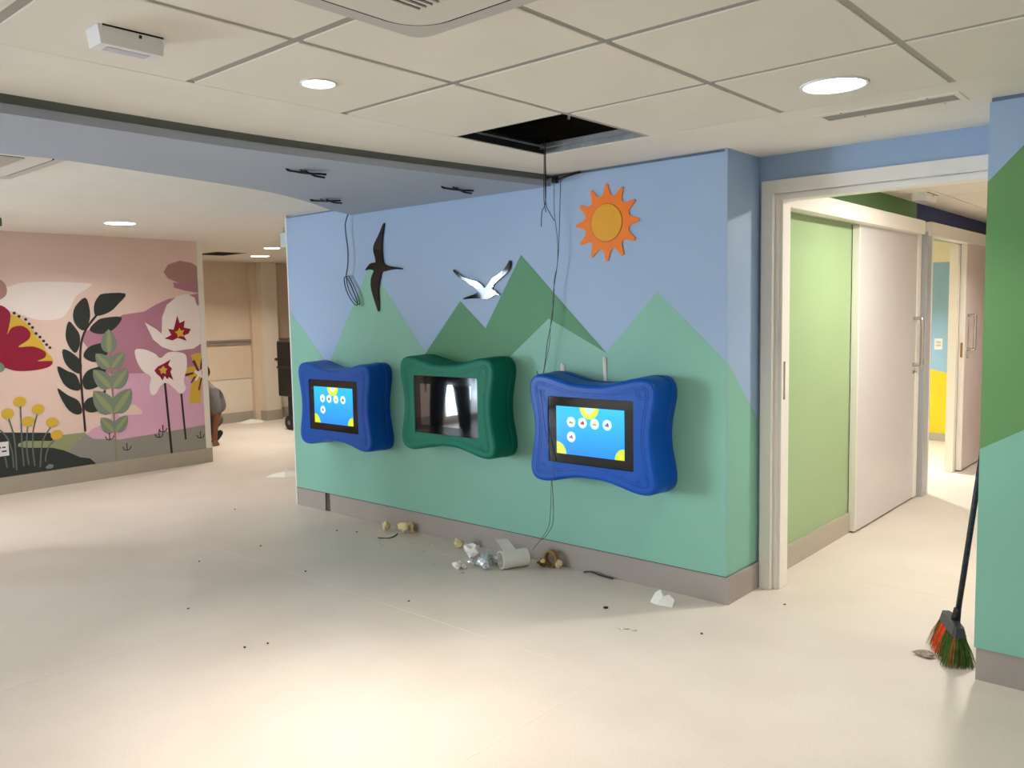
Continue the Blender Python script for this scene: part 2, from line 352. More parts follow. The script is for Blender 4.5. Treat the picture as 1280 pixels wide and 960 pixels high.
# main ceiling: plaster margins, loose tiles in a T grid
EDGE = [(-3.235, -3.2), (-3.225, 0.2), (-3.213, 1.05), (-3.216, 1.49), (-3.206, 2.03), (-3.147, 2.68), (-3.10, 3.07), (-3.05, 3.45), (-3.002, 3.81)]
BACK = [(-4.03, -3.2), (-4.03, 0.4), (-4.02, 1.30), (-4.0, 1.52), (-4.05, 1.86), (-4.216, 2.655), (-4.43, 3.124), (-4.685, 3.507), (-4.84, 3.81)]
edge_s = smooth_loop(EDGE, 4, closed=False); back_s = smooth_loop(BACK, 4, closed=False)
bm = bmesh.new()
pl = edge_s + [(-2.65, 3.81), (-2.65, -3.2)]
add_prism(bm, [(x, y, CEIL) for x, y in pl], [(x, y, CEIL+0.02) for x, y in pl])
add_box(bm, (-2.65, 3.30, CEIL), (2.6, 3.81, CEIL+0.02))
add_box(bm, (-1.92, 3.81, CEIL), (-0.74, 4.20, CEIL+0.02))
ceiling = from_bm(bm, 'ceiling', m_ceil, kind='structure')
GX = [-2.65, -2.046, -1.424, -0.802, -0.18, 0.442, 1.064, 1.686, 2.308, 2.6]
GY = [3.30, 2.69, 2.064, 1.438, 0.812, 0.186, -0.44, -1.066, -1.692, -2.318, -2.944, -3.2]
tile_me = {}
for i in range(len(GX)-1):
    for j in range(len(GY)-1):
        x0, x1, y1, y0 = GX[i], GX[i+1], GY[j], GY[j+1]
        if i == 0 and j == 0: continue                      # the tile that was taken out
        g = 0.011
        a0 = x0 + (0.001 if i == 0 else g); b1 = y1 - (0.001 if j == 0 else 0.015)
        a1, b0 = x1-g, y0+0.015
        key = (round(a1-a0, 3), round(b1-b0, 3))
        if key not in tile_me:
            bm = bmesh.new(); add_box(bm, (0, 0, 0), (key[0], key[1], 0.018), 0.002)
            me = bpy.data.meshes.new('ceiling_tile'); bm.to_mesh(me); bm.free(); me.materials.append(m_tile); tile_me[key] = me
        o = bpy.data.objects.new('ceiling_tile', tile_me[key]); COL.objects.link(o)
        o.parent = ceiling; o.location = (a0, b0, CEIL)
for x in GX[1:-1]:
    box('grid_bar', (x-0.016, -3.2, CEIL+0.0035), (x+0.016, 3.30, CEIL+0.02), m_tbar, ceiling)
for y in GY[1:-1]:
    for i in range(len(GX)-1):
        if y == 2.69 and i == 0: continue
        box('grid_bar', (GX[i]+0.016, y-0.02, CEIL+0.0038), (GX[i+1]-0.016, y+0.02, CEIL+0.02), m_tbar, ceiling)
# the hole left by the tile: galvanised channel round it, dark void with a duct strap above
m_galv = mat('galvanised_channel', (150, 154, 158), 0.4, 0.5, 0.15, 30, metal=0.6)
hx0, hx1, hy0, hy1 = -2.65, -2.046, 2.69, 3.30
box('hole_channel', (hx0, hy0, CEIL+0.004), (hx0+0.012, hy1, CEIL+0.05), m_dark, ceiling)
box('hole_channel', (hx0+0.012, hy1-0.012, CEIL+0.004), (hx1, hy1, CEIL+0.05), m_galv, ceiling)
box('hole_channel', (hx0+0.012, hy1-0.05, CEIL+0.02), (hx1, hy1-0.045, CEIL+0.045), m_galv, ceiling)
box('hole_channel', (hx0+0.045, hy0, CEIL+0.022), (hx0+0.049, hy1-0.05, CEIL+0.030), m_galv, ceiling)
box('hole_channel', (hx0+0.012, hy0-0.006, CEIL+0.004), (hx1, hy0+0.006, CEIL+0.03), m_dark, ceiling)
tube('hanger_rod', [(-2.35, 3.15, CEIL+0.42), (-2.36, 3.12, CEIL+0.1)], 0.006, m_galv, ceiling)
tube('hanger_rod', [(-2.15, 3.2, CEIL+0.42), (-2.15, 3.2, CEIL+0.1)], 0.008, m_galv, ceiling)
struct('ceiling_void', [((-11.1, -3.2, 2.72), (2.7, 12.2, 2.80))], m_dark)

# hanging soffit band with wavy edges, dark cove above its front lip
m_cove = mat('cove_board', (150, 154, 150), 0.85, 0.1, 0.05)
LIP = [(x-0.028, y) for x, y in edge_s]
soffit = flat_prism('soffit', LIP + back_s[::-1], 2.22, 2.2545, m_sof, kind='structure')
flat_prism('cove_back', [(x-0.045, y) for x, y in edge_s] + [(x-0.33, y) for x, y in edge_s[::-1]], 2.2545, 2.45, m_cove, soffit)
flat_prism('cove_top', [(x+0.02, y) for x, y in edge_s] + [(x-0.33, y) for x, y in edge_s[::-1]], 2.45, 2.47, m_cove, soffit)
flat_prism('cove_front', [(x+0.03, y) for x, y in edge_s] + [(x+0.004, y) for x, y in edge_s[::-1]], CEIL+0.02, 2.45, m_cove, soffit)
# ceiling on the far side of the soffit
ceil_l = flat_prism('ceiling_far', [(x+0.3, y) for x, y in back_s] + [(-5.66, 3.83), (-5.66, 5.06), (-11.05, 5.06), (-11.05, 4.32), (-8.2, 4.32), (-8.2, -3.2)], 2.288, 2.31, m_ceil, kind='structure')
ceil_b = struct('ceiling_rear', [((-11.05, 5.075, 2.29), (-5.66, 9.2, 2.31))], m_ceil)
box('ceiling_joint', (-11.05, 5.055, 2.294), (-5.66, 5.08, 2.312), m_dark, ceil_b)

# blue mural wall: core, sky panel, painted hills
wall_b = struct('wall_front', [((-5.66, 3.83, 0), (-2.0, 3.95, 2.72)), ((-5.66, 3.95, 0), (-5.56, 9.2, 2.72)), ((-2.0, 3.83, 0), (RET_X-0.015, 4.18, 2.72))], m_wall)
box('sky_panel', (-5.66, BLUE_Y, 0.145), (RET_X-0.0015, 3.83, CEIL-0.014), m_sky, wall_b)
box('top_reveal', (-5.66, 3.822, CEIL-0.014), (RET_X-0.004, 3.83, CEIL), mat('reveal_shade', (104, 120, 146), 0.5), wall_b)  # shade of the recess put into a darker blue-grey colour
box('edge_trim', (-5.664, BLUE_Y-0.002, 0.0), (-5.652, 3.95, CEIL+0.006), m_white, wall_b)
gb = D['green_base']
decal('mint_hills', [(-5.652, 0.146)] + gb + [(RET_X-0.002, 0.146)], on_blue, 0, m_mint, wall_b)
decal('deep_green_mountain', D['dark_mtn'], on_blue, 1, m_mount, wall_b)
s0, s1 = D['slot']
for lo, hi in (((-5.655, BLUE_Y+0.003, 0), (s0[0], 3.83, 0.140)), ((s1[0], BLUE_Y+0.003, 0), (-1.908, 3.83, 0.140)), ((-1.935, 3.83, 0), (-1.908, 4.17, 0.140))):
    box('plinth', lo, hi, m_plinth, wall_b)
box('plinth_gap_board', (s0[0], 3.826, 0), (s1[0], 3.8305, 0.14), m_brown, wall_b)
box('plinth_shadow_gap', (-5.65, 3.82, 0.140), (-1.925, 3.83, 0.145), m_dark, wall_b)
# return of the blue wall beside the doorway
box('return_panel', (RET_X-0.015, BLUE_Y+0.0005, 0.145), (RET_X, 4.17, CEIL), m_sky, wall_b)
ra, rb = D['ret']
decal('mint_hill_on_return', [(BLUE_Y+0.001, 0.146), (BLUE_Y+0.001, ra[1]), (4.169, rb[1]-0.012), (4.169, 0.146)], on_return, 0, m_mint, wall_b)

# doorway to the corridor
wall_d = struct('wall_doorway', [((-1.935, 4.172, 2.092), (-0.74, 4.29, 2.72)), ((-1.93, 4.18, 0), (-1.89, 4.29, 2.092))], m_sky)
trim = struct('trim_1', [((-1.905, 4.158, 2.088), (-0.742, 4.20, 2.153)), ((-1.905, 4.158, 0), (-1.842, 4.20, 2.088))], m_white, 0.002)
boxes('door_lining', [((-1.895, 4.20, 0), (-1.806, 4.30, 2.06)), ((-1.895, 4.20, 2.055), (-0.742, 4.30, 2.088)), ((-1.842, 4.19, 0), (-1.822, 4.2, 2.075))], m_white, trim, 0.003)
box('strike_plate', (-1.8062, 4.225, 1.02), (-1.8045, 4.245, 1.22), m_steel, trim)

# wall at the right edge of the picture
wall_c = struct('wall_right_front', [((-0.752+0.01, COL_Y+0.012, 0), (2.6, 4.29, 2.72))], m_wall)
boxes('sky_panel', [((-0.757, COL_Y, 0.133), (2.6, COL_Y+0.012, CEIL-0.016)), ((-0.757, COL_Y+0.012, 0.133), (-0.742, 4.17, CEIL-0.016))], m_sky, wall_c)
box('top_reveal', (-0.752, COL_Y+0.008, CEIL-0.016), (2.6, COL_Y+0.012, CEIL), mat('reveal_shade', (104, 120, 146), 0.5), wall_c)  # same painted-in recess shade as on the blue wall
box('plinth', (-0.75, COL_Y+0.004, 0), (2.6, COL_Y+0.0125, 0.131), m_plinth, wall_c)
c0, c1, c2, c3 = D['col']
k1 = (c1[1]-c0[1])/(c1[0]-c0[0]); k2 = (c3[1]-c2[1])/(c3[0]-c2[0])
decal('grass_green_hill', [(-0.757, 0.134), (-0.757, c0[1]), (-0.757+(2.262-c0[1])/k1, 2.262), (2.59, 2.262), (2.59, 0.134)], on_column, 0, m_grass, wall_c)
decal('mint_hill', [(-0.757, 0.134), (-0.757, c2[1]), (1.0, c2[1]+1.757*k2), (2.59, 1.2), (2.59, 0.134)], on_column, 1, m_mint, wall_c)

# corridor
CX = -1.93
wall_g = struct('wall_corridor', [((CX-0.1, 4.29, 0), (CX, 7.08, 2.72)), ((CX-0.1, 7.08, 2.05), (CX, 8.14, 2.72)), ((CX-0.036, 8.14, 0), (CX, 12.1, 2.72))], m_cgreen)
box('upper_band', (CX, 4.29, 2.12), (CX+0.002, 6.97, 2.285), m_cdark, wall_g)
box('upper_band_navy', (CX, 6.97, 2.06), (CX+0.002, 12.1, 2.285), m_navy, wall_g)
boxes('baseboard', [((CX, 4.30, 0), (CX+0.015, 5.56, 0.135))], m_plinth_w, wall_g)
struct('wall_corridor_right', [((-0.02, 4.29, 0), (0.1, 12.1, 2.72))], m_wall)
struct('wall_corridor_end', [((-2.03, 12.1, 0), (0.1, 12.2, 2.72))], m_wall)
ceil_c = struct('ceiling_corridor', [((CX, 4.29, 2.285), (-1.65, 12.1, 2.305)), ((-0.35, 4.29, 2.285), (-0.02, 12.1, 2.305)), ((-1.65, 4.29, 2.285), (-0.35, 4.72, 2.305))], m_ceil)
yy = 4.72; bm = bmesh.new(); add_box(bm, (0, 0, 0), (0.632, 0.612, 0.018), 0.002)
me = bpy.data.meshes.new('ceiling_tile'); bm.to_mesh(me); bm.free(); me.materials.append(m_tile)
while yy < 12.0:
    for k in range(2):
        o = bpy.data.objects.new('ceiling_tile', me); COL.objects.link(o); o.parent = ceil_c; o.location = (-1.646+k*0.65, yy+0.006, 2.285)
    yy += 0.626
for lo, hi in [((-1.66, 4.72, 2.292), (-1.64, 12.1, 2.305)), ((-1.02, 4.72, 2.292), (-0.99, 12.1, 2.305)), ((-0.36, 4.72, 2.292), (-0.34, 12.1, 2.305))] + \
      [((-1.64, 4.72+0.626*k-0.012, 2.2925), (-0.36, 4.72+0.626*k+0.012, 2.305)) for k in range(1, 12)]:
    box('grid_bar', lo, hi, m_tbar, ceil_c)

def pull_handle(door, x, y, z0, z1, side=1):
    """bent bar pull with two standoffs on the door face"""
    h = 0.06*side
    pts = [(x, y, z1), (x+h*0.8, y, z1), (x+h, y, z1-0.02*1), (x+h, y, z0+0.02), (x+h*0.8, y, z0), (x, y, z0)]
    hd = tube('pull_handle', smooth_loop(pts, 4, closed=False), 0.013, m_steel, door, 10)
    for z in (z0, z1):
        bm = bmesh.new(); add_lathe(bm, [(0.016, 0), (0.016, 0.005*side)], (x, y, z), 'x', 16)
        from_bm(bm, 'rosette', m_steel, hd)

# first sliding door, closed, and its track cover
m_door = mat('door_grey_laminate', (206, 203, 203), 0.4, 0.45, 0.015)
m_doorp = mat('door_pink_laminate', (224, 208, 206), 0.4, 0.45, 0.015)
door1 = thing('door_1', (-1.9, 6.2, 0), 'pale grey sliding door, closed, beside the green corridor wall', 'door')
door1['kind'] = 'structure'
box('door_leaf', (-1.924, 5.575, 0.012), (-1.879, 6.83, 2.05), m_door, door1, 0.003)
box('door_edge_strip', (-1.9245, 5.566, 0.012), (-1.8785, 5.575, 2.05), m_white, door1, 0.001)
box('meeting_stile', (-1.915, 6.835, 0.012), (-1.872, 6.915, 2.05), m_white, door1, 0.003)
pull_handle(door1, -1.879, 6.78, 1.05, 1.40)
lk = lathe('lock_cylinder', [(0.013, 0), (0.013, 0.012), (0.005, 0.013), (0.005, 0.03)], (-1.879, 6.78, 0.995), m_steel, door1, 'x', 16)
trk = thing('sliding_track_cover', (-1.875, 5.6, 2.0), 'white sliding door track cover over the closed grey door', 'track cover', 'sliding door track covers')
box('cover', (CX+0.002, 4.31, 2.028), (-1.818, 6.80, 2.128), m_white, trk, 0.002)
box('guide_rail', (-1.905, 4.4, 2.02), (-1.89, 6.7, 2.028), m_steel, trk)
post = struct('trim_2', [((CX, 6.96, 0), (-1.842, 7.085, 2.06))], mat('shaded_door_frame', (178, 180, 184), 0.4, 0.4, 0.02), 0.002)  # grey carries the shade on the post's side; lit face is white
box('frame_face', (CX, 7.085, 0), (-1.838, 7.105, 2.06), m_white, post)
# second sliding door, open
door2 = thing('door_2', (-1.88, 8.8, 0), 'pinkish white sliding door, slid open onto the bright room', 'door')
door2['kind'] = 'structure'
box('door_leaf', (-1.899, 8.235, 0.012), (-1.853, 9.45, 2.05), m_doorp, door2, 0.003)
box('door_edge_strip', (-1.90, 8.215, 0.012), (-1.852, 8.235, 2.05), m_white, door2, 0.001)
pull_handle(door2, -1.853, 8.31, 1.10, 1.40)
pull_handle(door2, -1.899, 8.225, 1.10, 1.40, -1)
box('edge_lock_plate', (-1.884, 8.213, 1.03), (-1.866, 8.2155, 1.16), mat('brass_plate', (150, 120, 70), 0.35, 0.5, 0.05, metal=0.8), door2)
lathe('lock_cylinder', [(0.013, 0), (0.013, 0.012), (0.005, 0.013), (0.005, 0.03)], (-1.853, 8.31, 1.03), m_steel, door2, 'x', 16)
trk = thing('sliding_track_cover', (-1.875, 8.2, 2.0), 'white sliding door track cover under the navy band, over the open door', 'track cover', 'sliding door track covers')
box('cover', (CX+0.002, 6.97, 2.03), (-1.82, 9.5, 2.135), m_white, trk, 0.002)
box('guide_rail', (-1.905, 7.0, 2.022), (-1.89, 9.4, 2.03), m_steel, trk)
# lit room behind it
m_r2 = mat('room_cream_paint', (238, 228, 198), 0.6, 0.3, 0.02)
w2 = struct('wall_room_back', [((-5.1, 9.97, 0), (-2.03, 10.07, 2.72))], m_r2)
box('blue_band', (-5.0, 9.962, 0.70), (-2.03, 9.97, 1.96), mat('room_blue_paint', (148, 184, 214), 0.5, 0.3, 0.02), w2)
decal('yellow_hill', [(-5.0, 0.09), (-5.0, 0.95), (-3.4, 0.92), (-2.567, 0.788), (-2.422, 0.760), (-2.03, 0.66), (-2.03, 0.09)], lambda u, v, o: (u, 9.962-o, v), 0, mat('yellow_paint', (240, 196, 40), 0.5, 0.3, 0.02), w2)
box('baseboard', (-5.0, 9.955, 0), (-2.03, 9.97, 0.09), m_plinth_w, w2)
struct('wall_room_left', [((-5.1, 6.9, 0), (-5.0, 9.97, 2.72))], m_r2)
struct('wall_room_near', [((-5.0, 6.9, 0), (-2.03, 7.0, 2.72))], m_r2)
struct('ceiling_room', [((-5.0, 7.0, 2.285), (-2.03, 9.97, 2.30))], m_ceil)
struct('trim_3', [((-1.968, 8.13, 0), (-1.901, 8.21, 2.05))], m_white)
sw = thing('light_switch', (-2.50, 9.962, 1.011), 'white double light switch on the blue wall in the bright room', 'switch')
box('plate', (-2.543, 9.953, 1.011), (-2.459, 9.962, 1.132), m_plast, sw, 0.003)
for z in (1.045, 1.08):
    box('rocker', (-2.525, 9.949, z), (-2.477, 9.953, z+0.022), mat('switch_grey', (190, 190, 192), 0.4), sw, 0.001)

# pink mural wall
m_pink = mat('peach_pink_paint', (232, 206, 196), 0.55, 0.3, 0.015, 2)
wall_p = struct('wall_left', [((-8.2, LW1, 0), (PINK_X, 4.40, 2.72)), ((-8.2, LW0, WZ1), (PINK_X, LW1, 2.72)), ((-8.2, LW0, 0), (PINK_X, LW1, 0.06)), ((-8.2, -3.2, 0), (PINK_X, LW0, 2.72))], m_pink)
box('end_trim', (-8.205, 4.375, 0.15), (PINK_X+0.006, 4.435, 2.288), m_white, wall_p)
box('baseboard', (-8.2, LW1, 0), (PINK_X+0.012, 4.44, 0.15), m_plinth_w, wall_p)
PM = lambda n, c: mat('mural_'+n, c, 0.55, 0.3, 0.02, 3)
c_cloud = PM('white', (242, 232, 230)); c_dark = PM('dark_green', (50, 56, 54)); c_crim = PM('crimson', (150, 28, 58)); c_yel = PM('mustard', (216, 180, 66))
c_sage = PM('sage', (124, 140, 124)); c_olv = PM('olive', (150, 158, 118)); c_mauve = PM('mauve', (182, 128, 150)); c_field = PM('lilac_pink', (220, 172, 200))
c_grey = PM('grey', (150, 148, 142)); c_taupe = PM('taupe', (176, 138, 130)); c_plum = PM('plum', (98, 44, 82)); c_line = PM('charcoal', (56, 44, 50))
def pm(name, pts, layer, m, sm=4):
    return decal(name, smooth_loop(pts, sm) if sm else pts, on_pink, layer, m, wall_p)
YMAX = 4.374
clip = lambda L: [(min(u, YMAX), v) for u, v in L]
pm('painted_cloud', D['cloud'], 0, c_cloud); pm('painted_stone', D['clay_blob'], 1, c_taupe)
pm('painted_cloud', clip(D['taupe']), 0, c_taupe, 0); pm('painted_cloud', clip(D['mauve_strip']), 1, c_mauve, 0)
pm('painted_hill', clip(D['mauve_hill']), 0, c_mauve, 0); pm('painted_field', clip(D['pink_field']), 1, c_field, 0)
pm('painted_cloud', D['peach_leaf'], 2, m_pink, 3)
pm('painted_ground', clip(D['grey_ground']), 2, c_grey, 0); pm('painted_ground', D['olive'], 3, c_olv, 0); pm('painted_ground', D['dark_ground'], 4, c_dark, 0)
pm('painted_petal', D['flower_yellow'], 2, c_yel); pm('painted_petal', D['flower_crimson'], 3, c_crim, 3)
for c in D['dots']: pm('painted_stamen', disc(c, 0.013, 10), 4, c_line, 0)
pm('painted_stone', D['sage_blob'], 4, c_sage)
pm('painted_stem', stroke(smooth_loop(D['dark_stem'], 4, False), 0.02), 4, c_line, 0)
for L in D['dark_leaves']: pm('painted_leaf', L, 5, c_dark, 3)
pm('painted_stem', stroke(smooth_loop(D['sage_stem'], 4, False), 0.018), 6, PM('stem_brown', (150, 138, 116)), 0)
def leaf(base, tip, w):
    bx, by = base; tx, ty = tip; dx, dy = tx-bx, ty-by; L = math.hypot(dx, dy); ux, uy = dx/L, dy/L; nx, ny = -uy, ux
    def side(s):
        out = []
        for k in range(9):
            t = k/8; ww = w*math.sin(math.pi*t**0.75)**0.7 if 0 < t < 1 else 0
            out.append((bx+ux*L*t+nx*ww*s, by+uy*L*t+ny*ww*s))
        return out
    return side(1), side(-1)
for (b, t), w in zip(D['sage_leaves'], D['sage_w']):
    A, B = leaf(b, t, w)
    ly = 7 if t[0] <= b[0] else 9
    pm('painted_leaf', A + B[-2:0:-1], ly, c_sage, 0)
    mixp = lambda s: [(p[0]*s+q[0]*(1-s), p[1]*s+q[1]*(1-s)) for p, q in zip(A[1:-1], B[1:-1])]
    pm('painted_leaf_vein', [b] + mixp(0.66) + [t] + mixp(0.34)[::-1], ly+1, c_olv, 0)
pm('painted_stem', stroke(smooth_loop(D['stem1'], 4, False), 0.022), 6, c_line, 0)
pm('painted_stem', stroke(smooth_loop(D['stem2'], 4, False), 0.02), 4, c_line, 0)
pm('painted_petal', clip(D['white1']), 5, c_cloud, 0); pm('painted_petal', D['crim1'], 6, c_crim, 0); pm('painted_flower_centre', D['yel1'], 7, c_yel, 3)
pm('painted_petal', D['white2'], 6, c_cloud, 4); pm('painted_petal', D['crim2'], 7, c_crim, 0); pm('painted_flower_centre', D['yel2'], 8, c_yel, 3)
pm('painted_petal', clip(D['lily']), 3, c_yel, 0)
for L in D['lily_purple']: pm('painted_petal', clip(L), 4, c_plum, 0)
pm('painted_petal', clip(D['lily_white']), 5, c_cloud, 0)
for x, z in D['ticks']:
    for L in ([(x, z+0.045), (x, z-0.025)], [(x-0.04, z+0.01), (x-0.028, z-0.018), (x, z-0.026)], [(x+0.04, z+0.01), (x+0.028, z-0.018), (x, z-0.026)]):
        pm('painted_sprig', stroke(L, 0.009), 5, c_line, 0)
for L in D['ball_stems']: pm('painted_stem', stroke(smooth_loop(L, 4, False), 0.012), 6, PM('grey_stem', (104, 112, 110)), 0)
for c in D['balls']: pm('painted_blossom', disc(c, 0.052, 18, 0.045), 7, c_yel, 0)
pm('painted_stone', D['pebble'], 6, PM('pebble', (128, 136, 138)), 3)
cd = thing('wall_card', (PINK_X, 2.49, 0.338), 'small white printed card on the pink mural at the left edge', 'sign')
box('card', (PINK_X+0.0065, 2.43, 0.338), (PINK_X+0.0105, 2.53, 0.462), m_plast, cd)
for z, a, b in ((0.408, 2.447, 2.47), (0.408, 2.48, 2.505), (0.374, 2.475, 2.512)):
    box('print', (PINK_X+0.0105, a, z), (PINK_X+0.011, b, z+0.012), m_black, cd)

# rear room seen past the pink wall
FX = -10.85
wall_f = struct('wall_rear_left', [((FX-0.15, 4.2, 0), (FX, 9.2, 2.72))], m_wall)
box('upper_panel', (FX, 4.3, 0.63), (FX+0.012, 6.62, 2.29), m_beige, wall_f)
box('upper_panel', (FX, 7.05, 0.63), (FX+0.012, 9.2, 2.29), m_beige, wall_f)
box('baseboard', (FX, 4.3, 0), (FX+0.015, 9.2, 0.145), m_plinth_w, wall_f)
for z in (1.12, 1.165):
    box('wall_rail', (FX+0.012, 4.3, z), (FX+0.035, 6.66, z+0.022), mat('rail_grey', (140, 132, 126), 0.4), wall_f)
    box('wall_rail', (FX+0.012, 7.1, z), (FX+0.035, 9.2, z+0.022), mat('rail_grey', (140, 132, 126), 0.4), wall_f)
colm = struct('wall_rear_pier', [((FX, 6.72, 0), (FX+0.22, 6.96, 2.29))], m_wall)
box('corner_step', (FX, 6.62, 0), (FX+0.08, 6.72, 2.29), m_beige, colm)
box('baseboard', (FX+0.22, 6.715, 0), (FX+0.235, 6.965, 0.145), m_plinth_w, colm)
box('baseboard', (FX+0.08, 6.70, 0), (FX+0.235, 6.715, 0.145), m_plinth_w, colm)
struct('wall_rear_back', [((-11.0, 9.2, 0), (-5.56, 9.3, 2.72))], m_beige)
struct('wall_rear_near', [((-11.0, 4.2, 0), (-8.2, 4.32, 2.72))], m_wall)

# walls behind the camera; the glazed opening in the left wall lets the daylight in
struct('wall_back', [((-8.2, -3.3, 0), (2.7, -3.2, 2.72))], m_wall)
struct('wall_right', [((2.6, -3.2, 0), (2.7, 4.29, 2.72))], m_wall)
m_glass = bpy.data.materials.new('window_glass'); m_glass.use_nodes = True
nt = m_glass.node_tree; nt.nodes.clear()
go = nt.nodes.new('ShaderNodeOutputMaterial'); gt = nt.nodes.new('ShaderNodeBsdfTransparent'); gg = nt.nodes.new('ShaderNodeBsdfGlossy'); gm = nt.nodes.new('ShaderNodeMixShader')
gt.inputs[0].default_value = (0.93, 0.96, 0.95, 1); gg.inputs['Roughness'].default_value = 0.02; gm.inputs[0].default_value = 0.06
nt.links.new(gt.outputs[0], gm.inputs[1]); nt.links.new(gg.outputs[0], gm.inputs[2]); nt.links.new(gm.outputs[0], go.inputs[0])
def window(n, P, a, b, z0, z1, ang):
    """framed pane; P(u, d, z) maps along the wall, across it, up"""
    def bx(u0, u1, d0, d1, q0, q1):
        A, B = P(u0, d0, q0), P(u1, d1, q1); return (tuple(map(min, A, B)), tuple(map(max, A, B)))
    w = boxes('window_%d' % n, [bx(a, a+0.05, 0.01, 0.09, z0, z1), bx(b-0.05, b, 0.01, 0.09, z0, z1), bx(a+0.05, b-0.05, 0.01, 0.09, z0, z0+0.05), bx(a+0.05, b-0.05, 0.01, 0.09, z1-0.05, z1)], m_white, kind='structure')
    lo, hi = bx(a+0.05, b-0.05, 0.048, 0.054, z0+0.05, z1-0.05); box('pane', lo, hi, m_glass, w)
    lo, hi = bx((a+b)/2-0.02, (a+b)/2+0.02, 0.03, 0.07, z0+0.05, z1-0.05); box('mullion', lo, hi, m_white, w)
    L = bpy.data.lights.new('window_portal', 'AREA'); L.shape = 'RECTANGLE'; L.size = b-a-0.1; L.size_y = z1-z0-0.1; L.cycles.is_portal = True
    o = bpy.data.objects.new('window_portal', L); COL.objects.link(o); o.location = P((a+b)/2, 0.1, (z0+z1)/2); o.rotation_euler = (math.radians(90), 0, ang)
window(1, lambda u, d, z: (PINK_X-d, u, z), LW0, LW1, 0.06, WZ1, -math.pi/2)

# ---------------------------------------------------------------- lamps
WARM = (1.0, 0.91, 0.80); NEUT = (1.0, 0.95, 0.885)
def downlight(x, y, z, r, watts, col, label, spread=130, group='ceiling downlights', em=14.0):
    t = thing('downlight', (x, y, z), label, 'ceiling light', group)
    bm = bmesh.new()
    n = 40; rings = []
    for rr, zz in ((r, 0.0), (r, -0.004), (r*0.98, -0.006), (r*0.9, -0.005), (r*0.87, 0.0)):
        rings.append([bm.verts.new((x+rr*math.cos(2*math.pi*k/n), y+rr*math.sin(2*math.pi*k/n), z+zz)) for k in range(n)])
    for a, b in zip(rings, rings[1:]):
        for k in range(n): bm.faces.new((a[k], a[(k+1) % n], b[(k+1) % n], b[k]))
    from_bm(bm, 'trim_ring', m_plast, t, smooth=True)
    lathe('diffuser', [(r*0.88, 0.0), (r*0.88, -0.003)], (x, y, z), emat('lamp_%d' % int(em*10), tuple(255*min(1, c)**(1/2.2) for c in col), em), t, seg=40)
    L = bpy.data.lights.new('lamp', 'AREA'); L.shape = 'DISK'; L.size = r*1.7; L.energy = watts; L.color = col; L.spread = math.radians(spread)
    lo = bpy.data.objects.new('lamp', L); COL.objects.link(lo); lo.parent = t; lo.location = (0, 0, -0.008)
    return t
downlight(-1.118, 3.024, CEIL, 0.116, P_BIG, NEUT, 'large round lit downlight in the tiled ceiling beside the long air grille', 110)
downlight(-2.36, 1.74, CEIL, 0.06, P_SMALL, WARM, 'small round lit downlight in the tiled ceiling near the air conditioner', 84)
downlight(0.45, 1.2, CEIL, 0.116, P_ADDED, NEUT, 'added unseen downlight behind the camera to the right', 100)  # this lamp and the next are added out of view to brighten the floor
downlight(-1.1, -0.8, CEIL, 0.116, P_ADDED, NEUT, 'added unseen downlight behind the camera', 100)
downlight(-6.92, 3.09, 2.288, 0.13, P_LEFT, NEUT, 'round lit downlight in the white ceiling above the pink mural', 150)
downlight(-6.92, 0.6, 2.288, 0.13, P_LEFT, NEUT, 'round lit downlight above the left part of the pink wall')
downlight(-9.60, 6.06, 2.29, 0.13, P_REAR, WARM, 'nearest lit downlight in the rear room ceiling')
downlight(-8.41, 5.47, 2.29, 0.10, P_REAR, WARM, 'smaller lit downlight in the rear room ceiling close to the blue wall')
downlight(-0.95, 5.15, 2.285, 0.10, P_CORR, NEUT, 'round lit downlight inside the corridor door', 178)
downlight(-0.95, 7.9, 2.285, 0.10, P_CORR2, NEUT, 'round lit downlight halfway along the corridor')
downlight(-3.0, 8.3, 2.285, 0.12, P_ROOM, NEUT, 'round lit downlight in the bright room')

